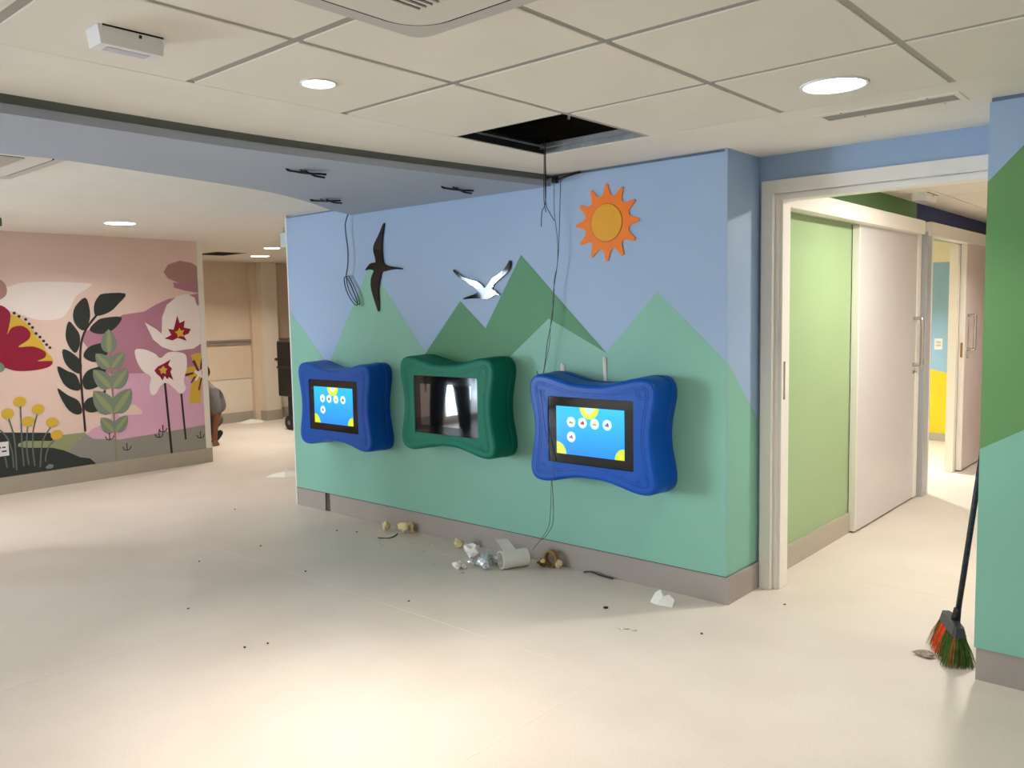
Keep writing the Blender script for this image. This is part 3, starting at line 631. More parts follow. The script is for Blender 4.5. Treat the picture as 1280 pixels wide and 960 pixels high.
# ---------------------------------------------------------------- ceiling fixtures
def rr_loop(x0, x1, y0, y1, r, n=8):
    out = []
    for cx, cy, a in ((x1-r, y1-r, 0), (x0+r, y1-r, 90), (x0+r, y0+r, 180), (x1-r, y0+r, 270)):
        for k in range(n+1):
            t = math.radians(a+90*k/n); out.append((cx+r*math.cos(t), cy+r*math.sin(t)))
    return out
def cassette(x0, x1, y0, y1, z, label):
    t = thing('air_conditioner_cassette', ((x0+x1)/2, (y0+y1)/2, z), label, 'air conditioner')
    bm = bmesh.new()
    L = [rr_loop(x0, x1, y0, y1, 0.05), rr_loop(x0, x1, y0, y1, 0.05), rr_loop(x0+0.012, x1-0.012, y0+0.012, y1-0.012, 0.05)]
    zs = [z, z-0.018, z-0.03]
    for i in range(2): 
        va = [bm.verts.new((*p, zs[i])) for p in L[i]]; vb = [bm.verts.new((*p, zs[i+1])) for p in L[i+1]]
        for k in range(len(va)): bm.faces.new((va[k], va[(k+1) % len(va)], vb[(k+1) % len(va)], vb[k]))
    bm.faces.new([bm.verts.new((*p, z-0.03)) for p in L[2]]); bmesh.ops.remove_doubles(bm, verts=bm.verts, dist=1e-5)
    from_bm(bm, 'frame', m_ac, t)
    g = 0.07
    flat_prism('shadow_gap', rr_loop(x0+g-0.009, x1-g+0.009, y0+g-0.009, y1-g+0.009, 0.115), z-0.0315, z-0.03, m_dark, t)
    pn = flat_prism('panel', rr_loop(x0+g, x1-g, y0+g, y1-g, 0.106), z-0.0332, z-0.0315, m_ac2, t)
    a0, a1, b0, b1 = x0+0.18, x1-0.18, y0+0.18, y1-0.18
    box('grille_back', (a0, b0, z-0.0338), (a1, b1, z-0.0331), m_dark, pn)
    n = 26
    for k in range(n):
        xk = a0+(a1-a0)*(k+0.2)/n
        box('grille_slat', (xk, b0, z-0.038), (xk+0.009, b1, z-0.0339), m_ac2, pn)
    return t
m_ac = mat('cassette_frame', (196, 190, 184), 0.5, 0.4, 0.01); m_ac2 = mat('cassette_panel', (220, 214, 204), 0.5, 0.4, 0.01)
cassette(-1.735, -0.805, 0.70, 1.625, CEIL, 'square ceiling air conditioner with rounded corners and slatted grille')
cassette(-5.0, -4.07, 0.72, 1.66, 2.288, 'square ceiling unit at the left, half hidden by the soffit')

def chamfer_unit(name, x0, x1, y0, y1, z0, z1, label):
    t = thing(name, ((x0+x1)/2, (y0+y1)/2, z1), label, 'emergency light')
    c = 0.009
    bm = bmesh.new()
    add_prism(bm, [(x0, y0+c, z1), (x0+c, y0, z1), (x1-c, y0, z1), (x1, y0+c, z1), (x1, y1-c, z1), (x1-c, y1, z1), (x0+c, y1, z1), (x0, y1-c, z1)],
              [(x0+c, y0+c, z0), (x0+c, y0+c*0.8, z0), (x1-c, y0+c*0.8, z0), (x1-c*0.8, y0+c, z0), (x1-c*0.8, y1-c, z0), (x1-c, y1-c*0.8, z0), (x0+c, y1-c*0.8, z0), (x0+c*0.8, y1-c, z0)])
    from_bm(bm, 'housing', m_plast, t)
    box('lens_strip', (x0+0.024, y0+0.03, z0-0.0012), (x1-0.03, y1-0.035, z0), mat('frosted_lens', (196, 196, 208), 0.3, 0.5, 0.02), t)
    box('test_button', (x1-0.004, (y0+y1)/2+0.015, z1-0.016), (x1+0.001, (y0+y1)/2+0.022, z1-0.008), m_black, t)
    box('back_gasket', (x0-0.001, y0+c, z1-0.004), (x1+0.0015, y1-c, z1), m_dark, t)
chamfer_unit('emergency_light', -2.375, -2.285, 0.995, 1.178, 2.232, CEIL, 'white boxy emergency light on the tiled ceiling, upper left')
chamfer_unit('emergency_light', -1.80, -1.69, 6.34, 6.62, 2.235, 2.285, 'small white box on the corridor ceiling above the sliding doors')

gr = thing('linear_air_grille', (-1.08, 3.53, CEIL), 'long white slotted air grille in the ceiling before the doorway', 'air grille')
gx0, gx1, gy0, gy1 = -1.36, -0.82, 3.45, 3.60
boxes('frame', [((gx0, gy0, CEIL-0.0028), (gx1, gy0+0.028, CEIL)), ((gx0, gy1-0.022, CEIL-0.0028), (gx1, gy1, CEIL)), ((gx0, gy0+0.028, CEIL-0.0028), (gx0+0.022, gy1-0.022, CEIL)), ((gx1-0.022, gy0+0.028, CEIL-0.0028), (gx1, gy1-0.022, CEIL))], m_ceil, gr)
box('backing', (gx0+0.022, gy0+0.028, CEIL-0.0012), (gx1-0.022, gy1-0.022, CEIL-0.0002), mat('grille_shadow', (52, 50, 46), 0.8), gr)
for k in range(4):
    y = gy0+0.034+k*0.0245
    box('slat', (gx0+0.022, y, CEIL-0.0026), (gx1-0.022, y+0.0165, CEIL-0.0016), m_tbar, gr)
for x, y in ((-1.25, gy0+0.012), (-0.93, gy0+0.012), (-1.2, gy1-0.01), (-0.9, gy1-0.01)):
    lathe('screw', [(0.004, 0), (0.003, -0.002)], (x, y, CEIL-0.0028), m_steel, gr, seg=10)

es = thing('exit_sign', (-7.0, 2.1, 2.288), 'green exit sign box under the white ceiling at the left edge', 'sign')
box('sign_body', (-7.03, 1.93, 2.215), (-6.98, 2.245, 2.276), mat('exit_green', (70, 110, 76), 0.4), es, 0.004)
box('mount', (-7.02, 2.0, 2.276), (-6.99, 2.2, 2.288), m_black, es)
hs = thing('hanging_sign', (-6.33, 4.30, 2.115), 'pale blue panel hanging from the ceiling just left of the blue wall top', 'sign')
box('sign_panel', (-6.462, 4.29, 2.115), (-6.2, 4.306, 2.24), mat('pale_blue_acrylic', (196, 214, 230), 0.2), hs, 0.002)
for x in (-6.42, -6.24): tube('hanger', [(x, 4.298, 2.24), (x, 4.298, 2.288)], 0.003, m_steel, hs)
sl = thing('slot_diffuser', (-9.4, 5.5, 2.289), 'dark open slot in the rear room ceiling', 'air slot')
box('slot', (-9.75, 5.27, 2.2875), (-9.25, 5.62, 2.29), m_dark, sl)
boxes('slot_rim', [((-9.77, 5.25, 2.286), (-9.75, 5.64, 2.29)), ((-9.25, 5.25, 2.286), (-9.23, 5.64, 2.29)), ((-9.75, 5.25, 2.286), (-9.25, 5.27, 2.29)), ((-9.75, 5.62, 2.286), (-9.25, 5.64, 2.29))], m_tbar, sl)

# cut cable ends poking out of the soffit
def stub_cluster(cx, cy, ang, seeds, label):
    t = thing('cut_cable_ends', (cx, cy, 2.22), label, 'cable', 'cable ends in the soffit')
    rnd = random.Random(seeds)
    c, s = math.cos(ang), math.sin(ang)
    for k, (a0, a1, d0, d1) in enumerate(((-0.10, 0.06, 0.0, 0.03), (-0.09, 0.10, 0.006, -0.012), (-0.03, 0.06, -0.006, -0.05), (0.0, 0.1, 0.01, 0.012))):
        P = lambda a, d, z: (cx+c*a-s*d, cy+s*a+c*d, 2.22-z)
        tube('cable_end', [P(a0, d0, -0.004), P(a0+0.01, d0, 0.008), P((a0+a1)/2, (d0+d1)/2, 0.012+0.004*k), P(a1, d1, 0.010+0.006*k)], 0.0055, m_black, t, 6)
stub_cluster(-3.498, 2.484, 1.29, 1, 'black cut cable ends in the soffit, leftmost group near its front edge')
stub_cluster(-4.27, 3.168, 0.6, 2, 'black cut cable ends in the soffit near its curved rear edge')
stub_cluster(-3.40, 3.436, 1.25, 3, 'black cut cable ends in the soffit nearest the ceiling hole')

# ---------------------------------------------------------------- game screens on the blue wall
def quarter(): return [(0.0, 0.262), (0.10, 0.266), (0.19, 0.284), (0.27, 0.303), (0.335, 0.309), (0.388, 0.297), (0.418, 0.262), (0.424, 0.21), (0.412, 0.14), (0.398, 0.07)]
def kiosk_outline():
    q = quarter(); pts = []
    pts += [(x, z) for x, z in q]                                  # top middle to right
    pts += [(0.393, 0.0)] + [(x, -z) for x, z in q[::-1][:-1]]     # right to bottom
    pts += [(0.0, -0.262)] + [(-x, -z) for x, z in q[1:]]
    pts += [(-0.393, 0.0)] + [(-x, z) for x, z in q[::-1][:-1]]
    return smooth_loop(pts, 3)
KO = kiosk_outline()
def inset(pts, d):
    n = len(pts); out = []
    for i in range(n):
        a, b = pts[i-1], pts[(i+1) % n]
        dx, dy = b[0]-a[0], b[1]-a[1]; l = math.hypot(dx, dy)
        out.append((pts[i][0]+dy/l*-d*-1*-1, pts[i][1]+dx/l*d*-1*-1*-1) if False else (pts[i][0]-(-dy/l)*-d, pts[i][1]-(dx/l)*-d*-1*-1) if False else (pts[i][0]+dy/l*d, pts[i][1]-dx/l*d))
    return out
KB, KF = 3.8095, 3.612
def kiosk(cx, cz, m_body, label, lit):
    t = thing('interactive_game_screen', (cx, KB, cz-0.31), label, 'game screen', 'wall game screens')
    area = sum(KO[i][0]*KO[(i+1) % len(KO)][1]-KO[(i+1) % len(KO)][0]*KO[i][1] for i in range(len(KO)))
    sg = 1 if area < 0 else -1
    ins = lambda d: inset(KO, d*sg)
    prof = [(0.0, 0.012), (0.0, 0.0), (0.032, -0.002), (0.046, -0.002), (0.05, 0.006), (0.056, 0.006), (0.062, 0.0), (0.12, 0.003), (0.172, 0.004), (0.187, 0.008), (0.194, 0.014), (0.1975, 0.024)]
    bm = bmesh.new(); rings = []
    for d, i in prof: rings.append([bm.verts.new((cx+x, KB-d, cz+z)) for x, z in ins(i)])
    hw, hh = 0.281, 0.184
    def to_rect(x, z, s=1.0):
        k = min(hw*s/abs(x) if abs(x) > 1e-6 else 9, hh*s/abs(z) if abs(z) > 1e-6 else 9); return x*k, z*k
    inn = ins(0.024)
    for f in (0.5, 0.0):
        ring = []
        for x, z in inn:
            rx, rz = to_rect(x, z); ring.append(bm.verts.new((cx+x*f+rx*(1-f), KF, cz+z*f+rz*(1-f))))
        rings.append(ring)
    rings.append([bm.verts.new((v.co.x, KF+0.02, v.co.z)) for v in rings[-1]])
    n = len(KO)
    for a, b in zip(rings, rings[1:]):
        for k in range(n): bm.faces.new((a[k], a[(k+1) % n], b[(k+1) % n], b[k]))
    bm.normal_update()
    for e in bm.edges:
        if len(e.link_faces) == 2 and e.calc_face_angle(0) > 0.33: e.smooth = False
    body = from_bm(bm, 'shell', m_body, t, smooth=True)
    # raised contour lines and corner scrolls moulded into the front
    for d in (0.052, 0.066):
        L = [(cx+x, KF, cz+z) for x, z in ins(d)]
        tube('moulded_line', L+[L[0]], 0.0014, m_body, body, 6)
    for sx in (-1, 1):
        for sz in (-1, 1):
            for rr in (0.022, 0.036):
                tube('moulded_scroll', [(cx+sx*0.335+rr*math.cos(a), KF, cz+sz*0.228+rr*math.sin(a)) for a in [math.radians(20+k*320/16) for k in range(17)]], 0.0014, m_body, body, 6)
    bz = box('bezel', (cx-hw+0.0005, KF+0.004, cz-hh+0.0005), (cx+hw-0.0005, KF+0.019, cz+hh-0.0005), m_bezel, t, 0.0015)
    dw, dh = 0.224, 0.132
    sc = box('display', (cx-dw, KF+0.0032, cz-dh), (cx+dw, KF+0.0042, cz+dh), m_disp if lit else m_off, t)
    if not lit: return t
    S = lambda name, pts, lay, m: decal(name, pts, lambda u, v, o: (cx+u, KF+0.0032-o, cz+v), lay, m, sc, thick=0.0004)
    def arc(c, r, a0, a1, n=18): return [(c[0]+r*math.cos(math.radians(a0+(a1-a0)*k/n)), c[1]+r*math.sin(math.radians(a0+(a1-a0)*k/n))) for k in range(n+1)]
    S('flower_badge', arc((0, dh), 0.062, 180, 360), 0, e_lime)
    S('flower_badge_ring', arc((0, dh), 0.047, 180, 360), 1, e_yel)
    S('flower_badge_face', arc((0, dh), 0.030, 180, 360), 2, e_pale)
    S('corner_leaf', [(-dw, -dh)] + arc((-dw, -dh), 0.066, 0, 90), 0, e_lime)
    S('corner_leaf', [(dw, -dh)] + arc((dw, -dh), 0.060, 90, 180), 0, e_lime)
    S('corner_leaf_spot', disc((-dw+0.025, -dh+0.02), 0.012, 12), 1, e_yel); S('corner_leaf_spot', disc((dw-0.022, -dh+0.016), 0.011, 12), 1, e_yel)
    cols = [(e_wood, e_pale), (e_red, e_dark), (e_green, e_yel), (e_blue, e_dark), (e_purp, e_red)]
    for k, (ix, iz) in enumerate(((-0.122, 0.048), (-0.045, 0.048), (0.035, 0.048), (0.116, 0.048), (-0.122, -0.034))):
        S('game_icon', disc((ix, iz), 0.029, 24), 0, e_pale2)
        S('game_icon_ring', disc((ix, iz), 0.025, 24), 1, e_white)
        a, b = cols[k]
        S('game_icon_picture', [(ix-0.014, iz-0.008), (ix+0.014, iz-0.01), (ix+0.012, iz+0.002), (ix-0.01, iz+0.006)], 2, a)
        S('game_icon_picture', disc((ix+0.004, iz+0.006), 0.006, 10), 3, b)
    return t
m_blue = mat('blue_moulded_plastic', (0, 80, 178), 0.36, 0.22, 0.03, 3)
m_teal = mat('green_moulded_plastic', (0, 112, 88), 0.5, 0.2, 0.03, 3)
m_bezel = mat('black_glass_bezel', (10, 10, 12), 0.06, 0.35, 0.0)
m_off = mat('black_display_glass', (14, 16, 20), 0.03, 0.9, 0.0, coat=1.0)
ES = 1.25
e_lime = emat('screen_lime', (190, 214, 40), ES); e_yel = emat('screen_yellow', (240, 216, 50), ES); e_pale = emat('screen_pale', (170, 220, 226), ES); e_pale2 = emat('screen_pale_ring', (176, 232, 236), ES)
e_white = emat('screen_white', (222, 240, 240), ES); e_wood = emat('screen_brown', (140, 122, 96), ES); e_red = emat('screen_red', (176, 40, 60), ES); e_dark = emat('screen_dark', (60, 60, 90), ES)
e_green = emat('screen_green', (120, 170, 110), ES); e_blue = emat('screen_blue', (60, 110, 190), ES); e_purp = emat('screen_purple', (140, 110, 170), ES)
m_disp = bpy.data.materials.new('screen_background'); m_disp.use_nodes = True
nt = m_disp.node_tree; b = nt.nodes['Principled BSDF']; tc = nt.nodes.new('ShaderNodeTexCoord'); sp = nt.nodes.new('ShaderNodeSeparateXYZ'); rp = nt.nodes.new('ShaderNodeValToRGB')
nt.links.new(tc.outputs['Generated'], sp.inputs[0]); nt.links.new(sp.outputs['Z'], rp.inputs['Fac'])
rp.color_ramp.elements[0].color = (*lin((0, 128, 242)), 1); rp.color_ramp.elements[1].color = (*lin((0, 180, 252)), 1)
nt.links.new(rp.outputs['Color'], b.inputs['Emission Color']); b.inputs['Emission Strength'].default_value = ES
b.inputs['Base Color'].default_value = (0.01, 0.01, 0.012, 1); b.inputs['Roughness'].default_value = 0.08
kiosk(-4.873, 0.862, m_blue, 'blue wavy-framed game screen, leftmost, nearest the wall end', True)
kiosk(-3.727, 0.930, m_teal, 'green wavy-framed game screen with a dark display, between two blue ones', False)
kiosk(-2.622, 0.853, m_blue, 'blue wavy-framed game screen, rightmost, with wires hanging over it', True)

# ---------------------------------------------------------------- cut-outs on the wall
def cutout(name, pts, y0, y1, mt, parent=None, **kw):
    bm = bmesh.new(); add_prism(bm, [(x, y0, z) for x, z in pts], [(x, y1, z) for x, z in pts])
    return from_bm(bm, name, mt, parent, **kw)
m_acr = mat('black_mirror_acrylic', (9, 9, 12), 0.05, 0.35, 0.0)
m_mir = mat('silver_mirror_acrylic', (205, 225, 240), 0.04, 0.5, 0.02, metal=1.0)
cutout('swallow_cutout', smooth_loop(D['bird1'], 2), BLUE_Y-0.012, BLUE_Y-0.0016, m_acr, label='black swallow cut-out with wings up and down on the blue wall', cat='wall decoration', group='bird cut-outs')
b2 = thing('seagull_cutout', (-3.56, BLUE_Y, 1.55), 'mirrored black and silver gull cut-out beside the dark green peak', 'wall decoration', 'bird cut-outs')
cutout('bird_plate', smooth_loop(D['bird2'], 2), BLUE_Y-0.012, BLUE_Y-0.0016, m_acr, b2)
def band(a, b): return a + b[::-1]
B = D['bird2']
for seg in ([B[2], B[3], B[4], B[5], B[6], (-3.585, 1.652), B[35], B[36], B[37]], [B[7], B[8], B[9], B[10], B[16], B[17], B[18], B[19], (-3.535, 1.65)], [B[19], B[20], B[21], B[24], B[25], B[26], B[27], (-3.545, 1.60), (-3.535, 1.65)]):
    cx = sum(p[0] for p in seg)/len(seg); cz = sum(p[1] for p in seg)/len(seg)
    seg = [(cx+(x-cx)*0.74, cz+(z-cz)*0.74) for x, z in seg]
    cutout('mirror_inlay', seg, BLUE_Y-0.0132, BLUE_Y-0.012, m_mir, b2)
SC, SR = (-2.630, 1.981), 0.208
pts = []
for k in range(12):
    for f, a in ((1.0, -2.0), (1.0, 2.0), (0.88, 4.6), (0.78, 7.5), (0.725, 11), (0.71, 15), (0.725, 19), (0.78, 22.5), (0.88, 25.4)):
        t = math.radians(90+30*k+a); pts.append((SC[0]+SR*f*math.cos(t), SC[1]+SR*f*math.sin(t)))
sun = thing('sun_cutout', (SC[0], BLUE_Y, SC[1]-SR), 'orange sun cut-out with twelve pointed rays and a yellow centre', 'wall decoration')
cutout('ray_plate', pts, BLUE_Y-0.005, BLUE_Y-0.0012, mat('orange_acrylic', (238, 122, 0), 0.45, 0.25, 0.02), sun)
cutout('rim', disc(SC, 0.104, 40), BLUE_Y-0.006, BLUE_Y-0.005, mat('dark_orange', (190, 98, 0), 0.45, 0.25, 0.02), sun)
cutout('centre_disc', disc(SC, 0.100, 40), BLUE_Y-0.0085, BLUE_Y-0.006, mat('yellow_acrylic', (226, 160, 0), 0.45, 0.25, 0.02), sun)

# ---------------------------------------------------------------- loose cables and tape
m_cable = mat('dark_cable', (40, 44, 50), 0.5, 0.4, 0.1); m_wire = mat('grey_wire', (84, 86, 88), 0.5, 0.4, 0.1)
P3 = lambda key, y: [(x, y, z) for x, z in D[key]]
cc = thing('coiled_cable', (-4.9, 3.78, 1.5), 'dark cable with a looped end hanging from the soffit beside the swallow', 'cable')
tube('cable', smooth_loop([(D['cable_coil'][0][0], 3.77, 2.225)] + P3('cable_coil', 3.77), 4, False), 0.0042, m_cable, cc, 6)
lp = smooth_loop(P3('coil2', 3.775), 4, False)
tube('coil_loop', lp, 0.004, m_cable, cc, 6)
tube('coil_loop', [(x+0.012, y+0.012, z+0.006) for x, y, z in lp], 0.0035, m_cable, cc, 6)
A = P3('wireA', 3.76) + [(-3.02, 3.66, 1.17)] + [(x, 3.598, z) for x, z in D['wireC'][1:]] + [(-2.90, 3.63, 0.55)] + [(x, 3.70, z) for x, z in D['wireD'][1:]]
tube('hanging_wire', smooth_loop(A, 4, False), 0.0019, m_wire, sides=6, label='long thin wire hanging over the face of the rightmost blue game screen', cat='cable', group='wires hanging from the ceiling')
Bw = P3('wireB', 3.765) + [(-3.075, 3.765, 0.9), (-3.03, 3.765, 0.6)] + [(x, 3.74, z) for x, z in D['wireE']]
tube('hanging_wire', smooth_loop(Bw, 4, False), 0.0019, m_cable, sides=6, label='long dark wire hanging behind the rightmost blue game screen', cat='cable', group='wires hanging from the ceiling')
hw_ = thing('wire_bundle', (-2.61, 3.25, 1.9), 'short split wire bundle dangling from the hole in the ceiling', 'cable')
for L in ([(-2.612, 3.25, 2.36), (-2.612, 3.25, 2.25), (-2.617, 3.25, 2.062), (-2.605, 3.25, 1.993)], [(-2.606, 3.253, 2.36), (-2.605, 3.25, 2.062), (-2.63, 3.25, 2.0), (-2.637, 3.25, 1.925)], [(-2.60, 3.247, 2.36), (-2.605, 3.247, 2.062), (-2.583, 3.25, 1.99), (-2.553, 3.25, 1.947)]):
    tube('wire', smooth_loop(L, 5, False), 0.002, m_cable, hw_, 6)
cs = thing('cable_stub', (-2.9, 3.79, 2.25), 'black cable end and clip in the corner where soffit, ceiling and blue wall meet', 'cable')
tube('cable', [(-2.96, 3.79, 2.245), (-2.88, 3.796, 2.262), (-2.80, 3.80, 2.272)], 0.006, m_black, cs, 6)
box('clip', (-2.985, 3.775, 2.23), (-2.955, 3.805, 2.265), m_black, cs, 0.003)
m_tape = mat('white_tape', (226, 222, 210), 0.6, 0.3, 0.03)
def tape(x, z0, z1, w, sk, label):
    bm = bmesh.new()
    add_prism(bm, [(x, 3.809, z0), (x+w, 3.809, z0), (x+w+sk, 3.806, z1), (x+w*0.3+sk, 3.800, z1+0.008), (x+sk, 3.806, z1-0.01)], [(x, 3.811, z0), (x+w, 3.811, z0), (x+w+sk, 3.811, z1), (x+w*0.3+sk, 3.811, z1+0.008), (x+sk, 3.811, z1-0.01)])
    from_bm(bm, 'tape_strip', m_tape, label=label, cat='tape', group='tape strips above the right screen')
tape(-2.66, 1.10, 1.245, 0.022, -0.004, 'longer white tape strip sticking up behind the right blue screen')
tape(-2.965, 1.125, 1.20, 0.03, 0.004, 'short faint tape strip on the wall above the left of the right blue screen')

# ---------------------------------------------------------------- litter on the floor
def crumple(name, c, s, seed, mt, label, cat='litter', group=None, amp=0.45, sub=2, parent=None):
    bm = bmesh.new(); bmesh.ops.create_icosphere(bm, subdivisions=sub, radius=1.0)
    rnd = Vector((seed*3.1, seed*1.7, seed*0.9))
    for v in bm.verts:
        k = 1+amp*noise.noise(v.co*1.6+rnd)+amp*0.5*noise.noise(v.co*4+rnd)
        v.co = Vector((v.co.x*k*s[0], v.co.y*k*s[1], v.co.z*k*s[2]))
    zm = min(v.co.z for v in bm.verts)
    for v in bm.verts: v.co += Vector((c[0], c[1], c[2]-zm))
    return from_bm(bm, name, mt, parent, label=label, cat=cat, group=group)
m_paper = mat('white_paper', (236, 234, 228), 0.7, 0.2, 0.02); m_foam = mat('cream_foam', (226, 208, 160), 0.8, 0.2, 0.06, 30); m_foil = mat('crinkled_foil', (206, 208, 214), 0.35, 0.5, 0.2, 40, 0.6, 60, metal=0.3)
# paper tube with an unrolled flap
tb = thing('paper_tube', (-3.17, 3.62, 0), 'white paper roll lying on its side in the litter', 'paper roll', 'litter by the plinth')
ax = Vector((0.42, 0.90, 0)).normalized(); c0 = Vector((-3.225, 3.545, 0.054)); ln = 0.17; rr = 0.053
bm = bmesh.new(); side = ax.cross(Vector((0, 0, 1))).normalized(); n = 32
rings = []
for d, r in ((0, rr), (ln, rr), (ln, rr-0.004), (0, rr-0.004)):
    rings.append([bm.verts.new(c0+ax*d+r*(math.cos(2*math.pi*k/n)*side+math.sin(2*math.pi*k/n)*Vector((0, 0, 1)))) for k in range(n)])
for i in range(4):
    a, b = rings[i], rings[(i+1) % 4]
    for k in range(n): bm.faces.new((a[k], a[(k+1) % n], b[(k+1) % n], b[k]))
from_bm(bm, 'roll', m_paper, tb, smooth=False)
back = -side
pts = []; 
for k in range(7):
    a = k/6; pts.append(c0+Vector((0, 0, rr))*1.0+back*(-0.01)+(-side)*(0.0)+Vector((-0.02-0.075*a, 0.05*a, 0.018*math.sin(a*3)+0.01*a)))
bm = bmesh.new()
q = [c0+ax*0.02+Vector((0, 0, rr+0.001)), c0+ax*0.10+Vector((0, 0, rr+0.001)), c0+ax*0.075+Vector((-0.075, 0.045, rr+0.045)), c0+ax*0.0+Vector((-0.085, 0.055, rr+0.05))]
add_prism(bm, q, [p+Vector((0.001, 0.0012, 0.001)) for p in q]); from_bm(bm, 'loose_flap', m_paper, tb)
k = 0
for x, y, s in ((-3.40, 3.615, 0.042), (-3.345, 3.53, 0.045), (-3.325, 3.625, 0.034), (-3.35, 3.685, 0.036), (-3.285, 3.485, 0.026), (-3.425, 3.52, 0.026)):
    crumple('crumpled_foil', (x, y, 0), (s, s*0.8, s*0.6), 11+k, m_foil, ['crumpled silver foil piece just left of the paper roll', 'biggest crumpled silver foil piece in front of the paper roll', 'silver foil scrap tucked against the paper roll', 'silver foil scrap at the back of the foil heap', 'small silver foil scrap under the open end of the roll', 'small silver foil scrap beside the white paper wad'][k], group='foil scraps', amp=0.9); k += 1
crumple('paper_wad', (-3.50, 3.60, 0), (0.05, 0.04, 0.045), 31, m_paper, 'crumpled white paper wad left of the silver foil', group='paper wads', amp=0.6)
for i, (x, y, s) in enumerate(((-3.435, 3.40, 0.026), (-3.41, 3.425, 0.018), (-3.45, 3.44, 0.02))):
    crumple('paper_scrap', (x, y, 0), (s, s*0.8, s*0.8), 40+i, m_paper, ['torn paper scrap, front of three left of the foil', 'torn paper scrap, middle of three left of the foil', 'torn paper scrap, rear of three left of the foil'][i], group='paper scraps', amp=0.8)
tr = thing('tape_roll', (-3.03, 3.76, 0), 'worn brown tape ring standing against the plinth', 'tape roll', 'litter by the plinth')
bm = bmesh.new(); add = []
for d, r in ((0, 0.05), (0.03, 0.05), (0.03, 0.04), (0, 0.04)):
    add.append([bm.verts.new((-3.02+r*math.cos(2*math.pi*k/28)*0.9, 3.755+d, 0.051+r*math.sin(2*math.pi*k/28))) for k in range(28)])
for i in range(4):
    a, b = add[i], add[(i+1) % 4]
    for k in range(28): bm.faces.new((a[k], a[(k+1) % 28], b[(k+1) % 28], b[k]))
from_bm(bm, 'ring', mat('brown_tape', (150, 112, 56), 0.4, 0.5, 0.2, 20), tr)
crumple('stuck_scrap', (-3.06, 3.735, 0.0), (0.035, 0.02, 0.022), 52, mat('rust_scrap', (120, 88, 56), 0.7, 0.2, 0.3, 20), None, cat=None, parent=tr, amp=0.9)
crumple('stuck_foam', (-3.045, 3.72, 0.03), (0.016, 0.014, 0.012), 53, m_foam, None, cat=None, parent=tr)
crumple('foam_chunk', (-2.975, 3.775, 0), (0.025, 0.022, 0.026), 61, m_foam, 'small cream foam chunk right of the brown tape ring', group='foam chunks', amp=0.35)
crumple('foam_chunk', (-3.735, 3.715, 0), (0.038, 0.03, 0.03), 62, m_foam, 'yellowish foam chunk lying alone below the green screen', group='foam chunks', amp=0.4)
crumple('foam_chunk', (-4.46, 3.72, 0), (0.03, 0.024, 0.034), 63, m_foam, 'whitish foam chunk farthest left by the plinth', group='foam chunks', amp=0.6)
crumple('foam_chunk', (-4.31, 3.745, 0), (0.05, 0.022, 0.028), 64, m_foam, 'flat torn foam piece second from left by the plinth', group='foam chunks', amp=0.8)
crumple('foam_chunk', (-4.27, 3.785, 0), (0.024, 0.018, 0.036), 65, m_foam, 'small upright foam piece against the plinth behind the flat torn one', group='foam chunks', amp=0.6)
tube('cable_scrap', smooth_loop([(-4.34, 3.55, 0.004), (-4.28, 3.58, 0.004), (-4.28, 3.64, 0.004), (-4.315, 3.70, 0.004)], 5, False), 0.0035, m_cable, sides=6, label='short curved cable scrap on the floor in front of the foam pieces', cat='cable', group='cable scraps')
tube('cable_scrap', smooth_loop([(-2.80, 3.793, 0.006), (-2.74, 3.785, 0.02), (-2.69, 3.796, 0.008), (-2.60, 3.795, 0.006)], 5, False), 0.005, m_cable, sides=6, label='dark cable scrap lying along the plinth below the right screen', cat='cable', group='cable scraps')
def torn_sheet(name, c, pts, label, lift, group='torn paper sheets'):
    bm = bmesh.new(); n = len(pts)
    top = [bm.verts.new((c[0]+x, c[1]+y, 0.0012+z*lift)) for x, y, z in pts]; mid = bm.verts.new((c[0]+sum(p[0] for p in pts)/n, c[1]+sum(p[1] for p in pts)/n, lift*0.75))
    bot = [bm.verts.new((v.co.x, v.co.y, max(0.0, v.co.z-0.0012))) for v in top]; mb = bm.verts.new(mid.co-Vector((0, 0, 0.0012)))
    for i in range(n):
        j = (i+1) % n
        bm.faces.new((top[i], top[j], mid)); bm.faces.new((bot[j], bot[i], mb)); bm.faces.new((top[i], bot[i], bot[j], top[j]))
    return from_bm(bm, name, m_paper, label=label, cat='paper', group=group)
torn_sheet('torn_paper', (-2.19, 3.64), [(-0.055, -0.03, 0), (0.0, -0.055, 0.1), (0.075, -0.03, 0), (0.06, 0.02, 0.5), (0.02, 0.035, 0.9), (-0.01, 0.04, 0.55), (-0.04, 0.05, 1.15), (-0.06, 0.03, 0.8)], 'torn folded white paper on the floor near the wall corner', 0.042)
torn_sheet('torn_paper', (-6.78, 4.42), [(-0.10, -0.12, 0), (0.06, -0.02, 0), (0.10, 0.10, 0), (0.05, 0.12, 0.5), (0.0, 0.06, 1.2), (-0.03, 0.05, 0.7), (-0.08, -0.03, 0.5)], 'torn white paper on the far floor beyond the blue wall end', 0.05)
torn_sheet('torn_paper', (-10.62, 6.45), [(-0.12, -0.18, 0), (0.06, -0.12, 0), (0.1, 0.12, 0), (-0.02, 0.2, 0.3), (-0.1, 0.05, 1)], 'white paper scrap by the far rear baseboard', 0.04)
m_grit = mat('dark_grit', (62, 58, 54), 0.8, 0.2, 0.3); m_chip = mat('pale_chip', (214, 206, 192), 0.8, 0.2, 0.1)
dark = [(-4.718, 3.491), (-4.807, 2.945), (-4.814, 2.516), (-4.105, 2.803), (-3.327, 2.052), (-3.37, 1.959), (-4.068, 2.052), (-3.239, 2.84), (-1.69, 3.996), (-1.829, 3.388), (-4.58, 3.56), (-5.9, 3.4), (-1.95, 6.6+0.13)]
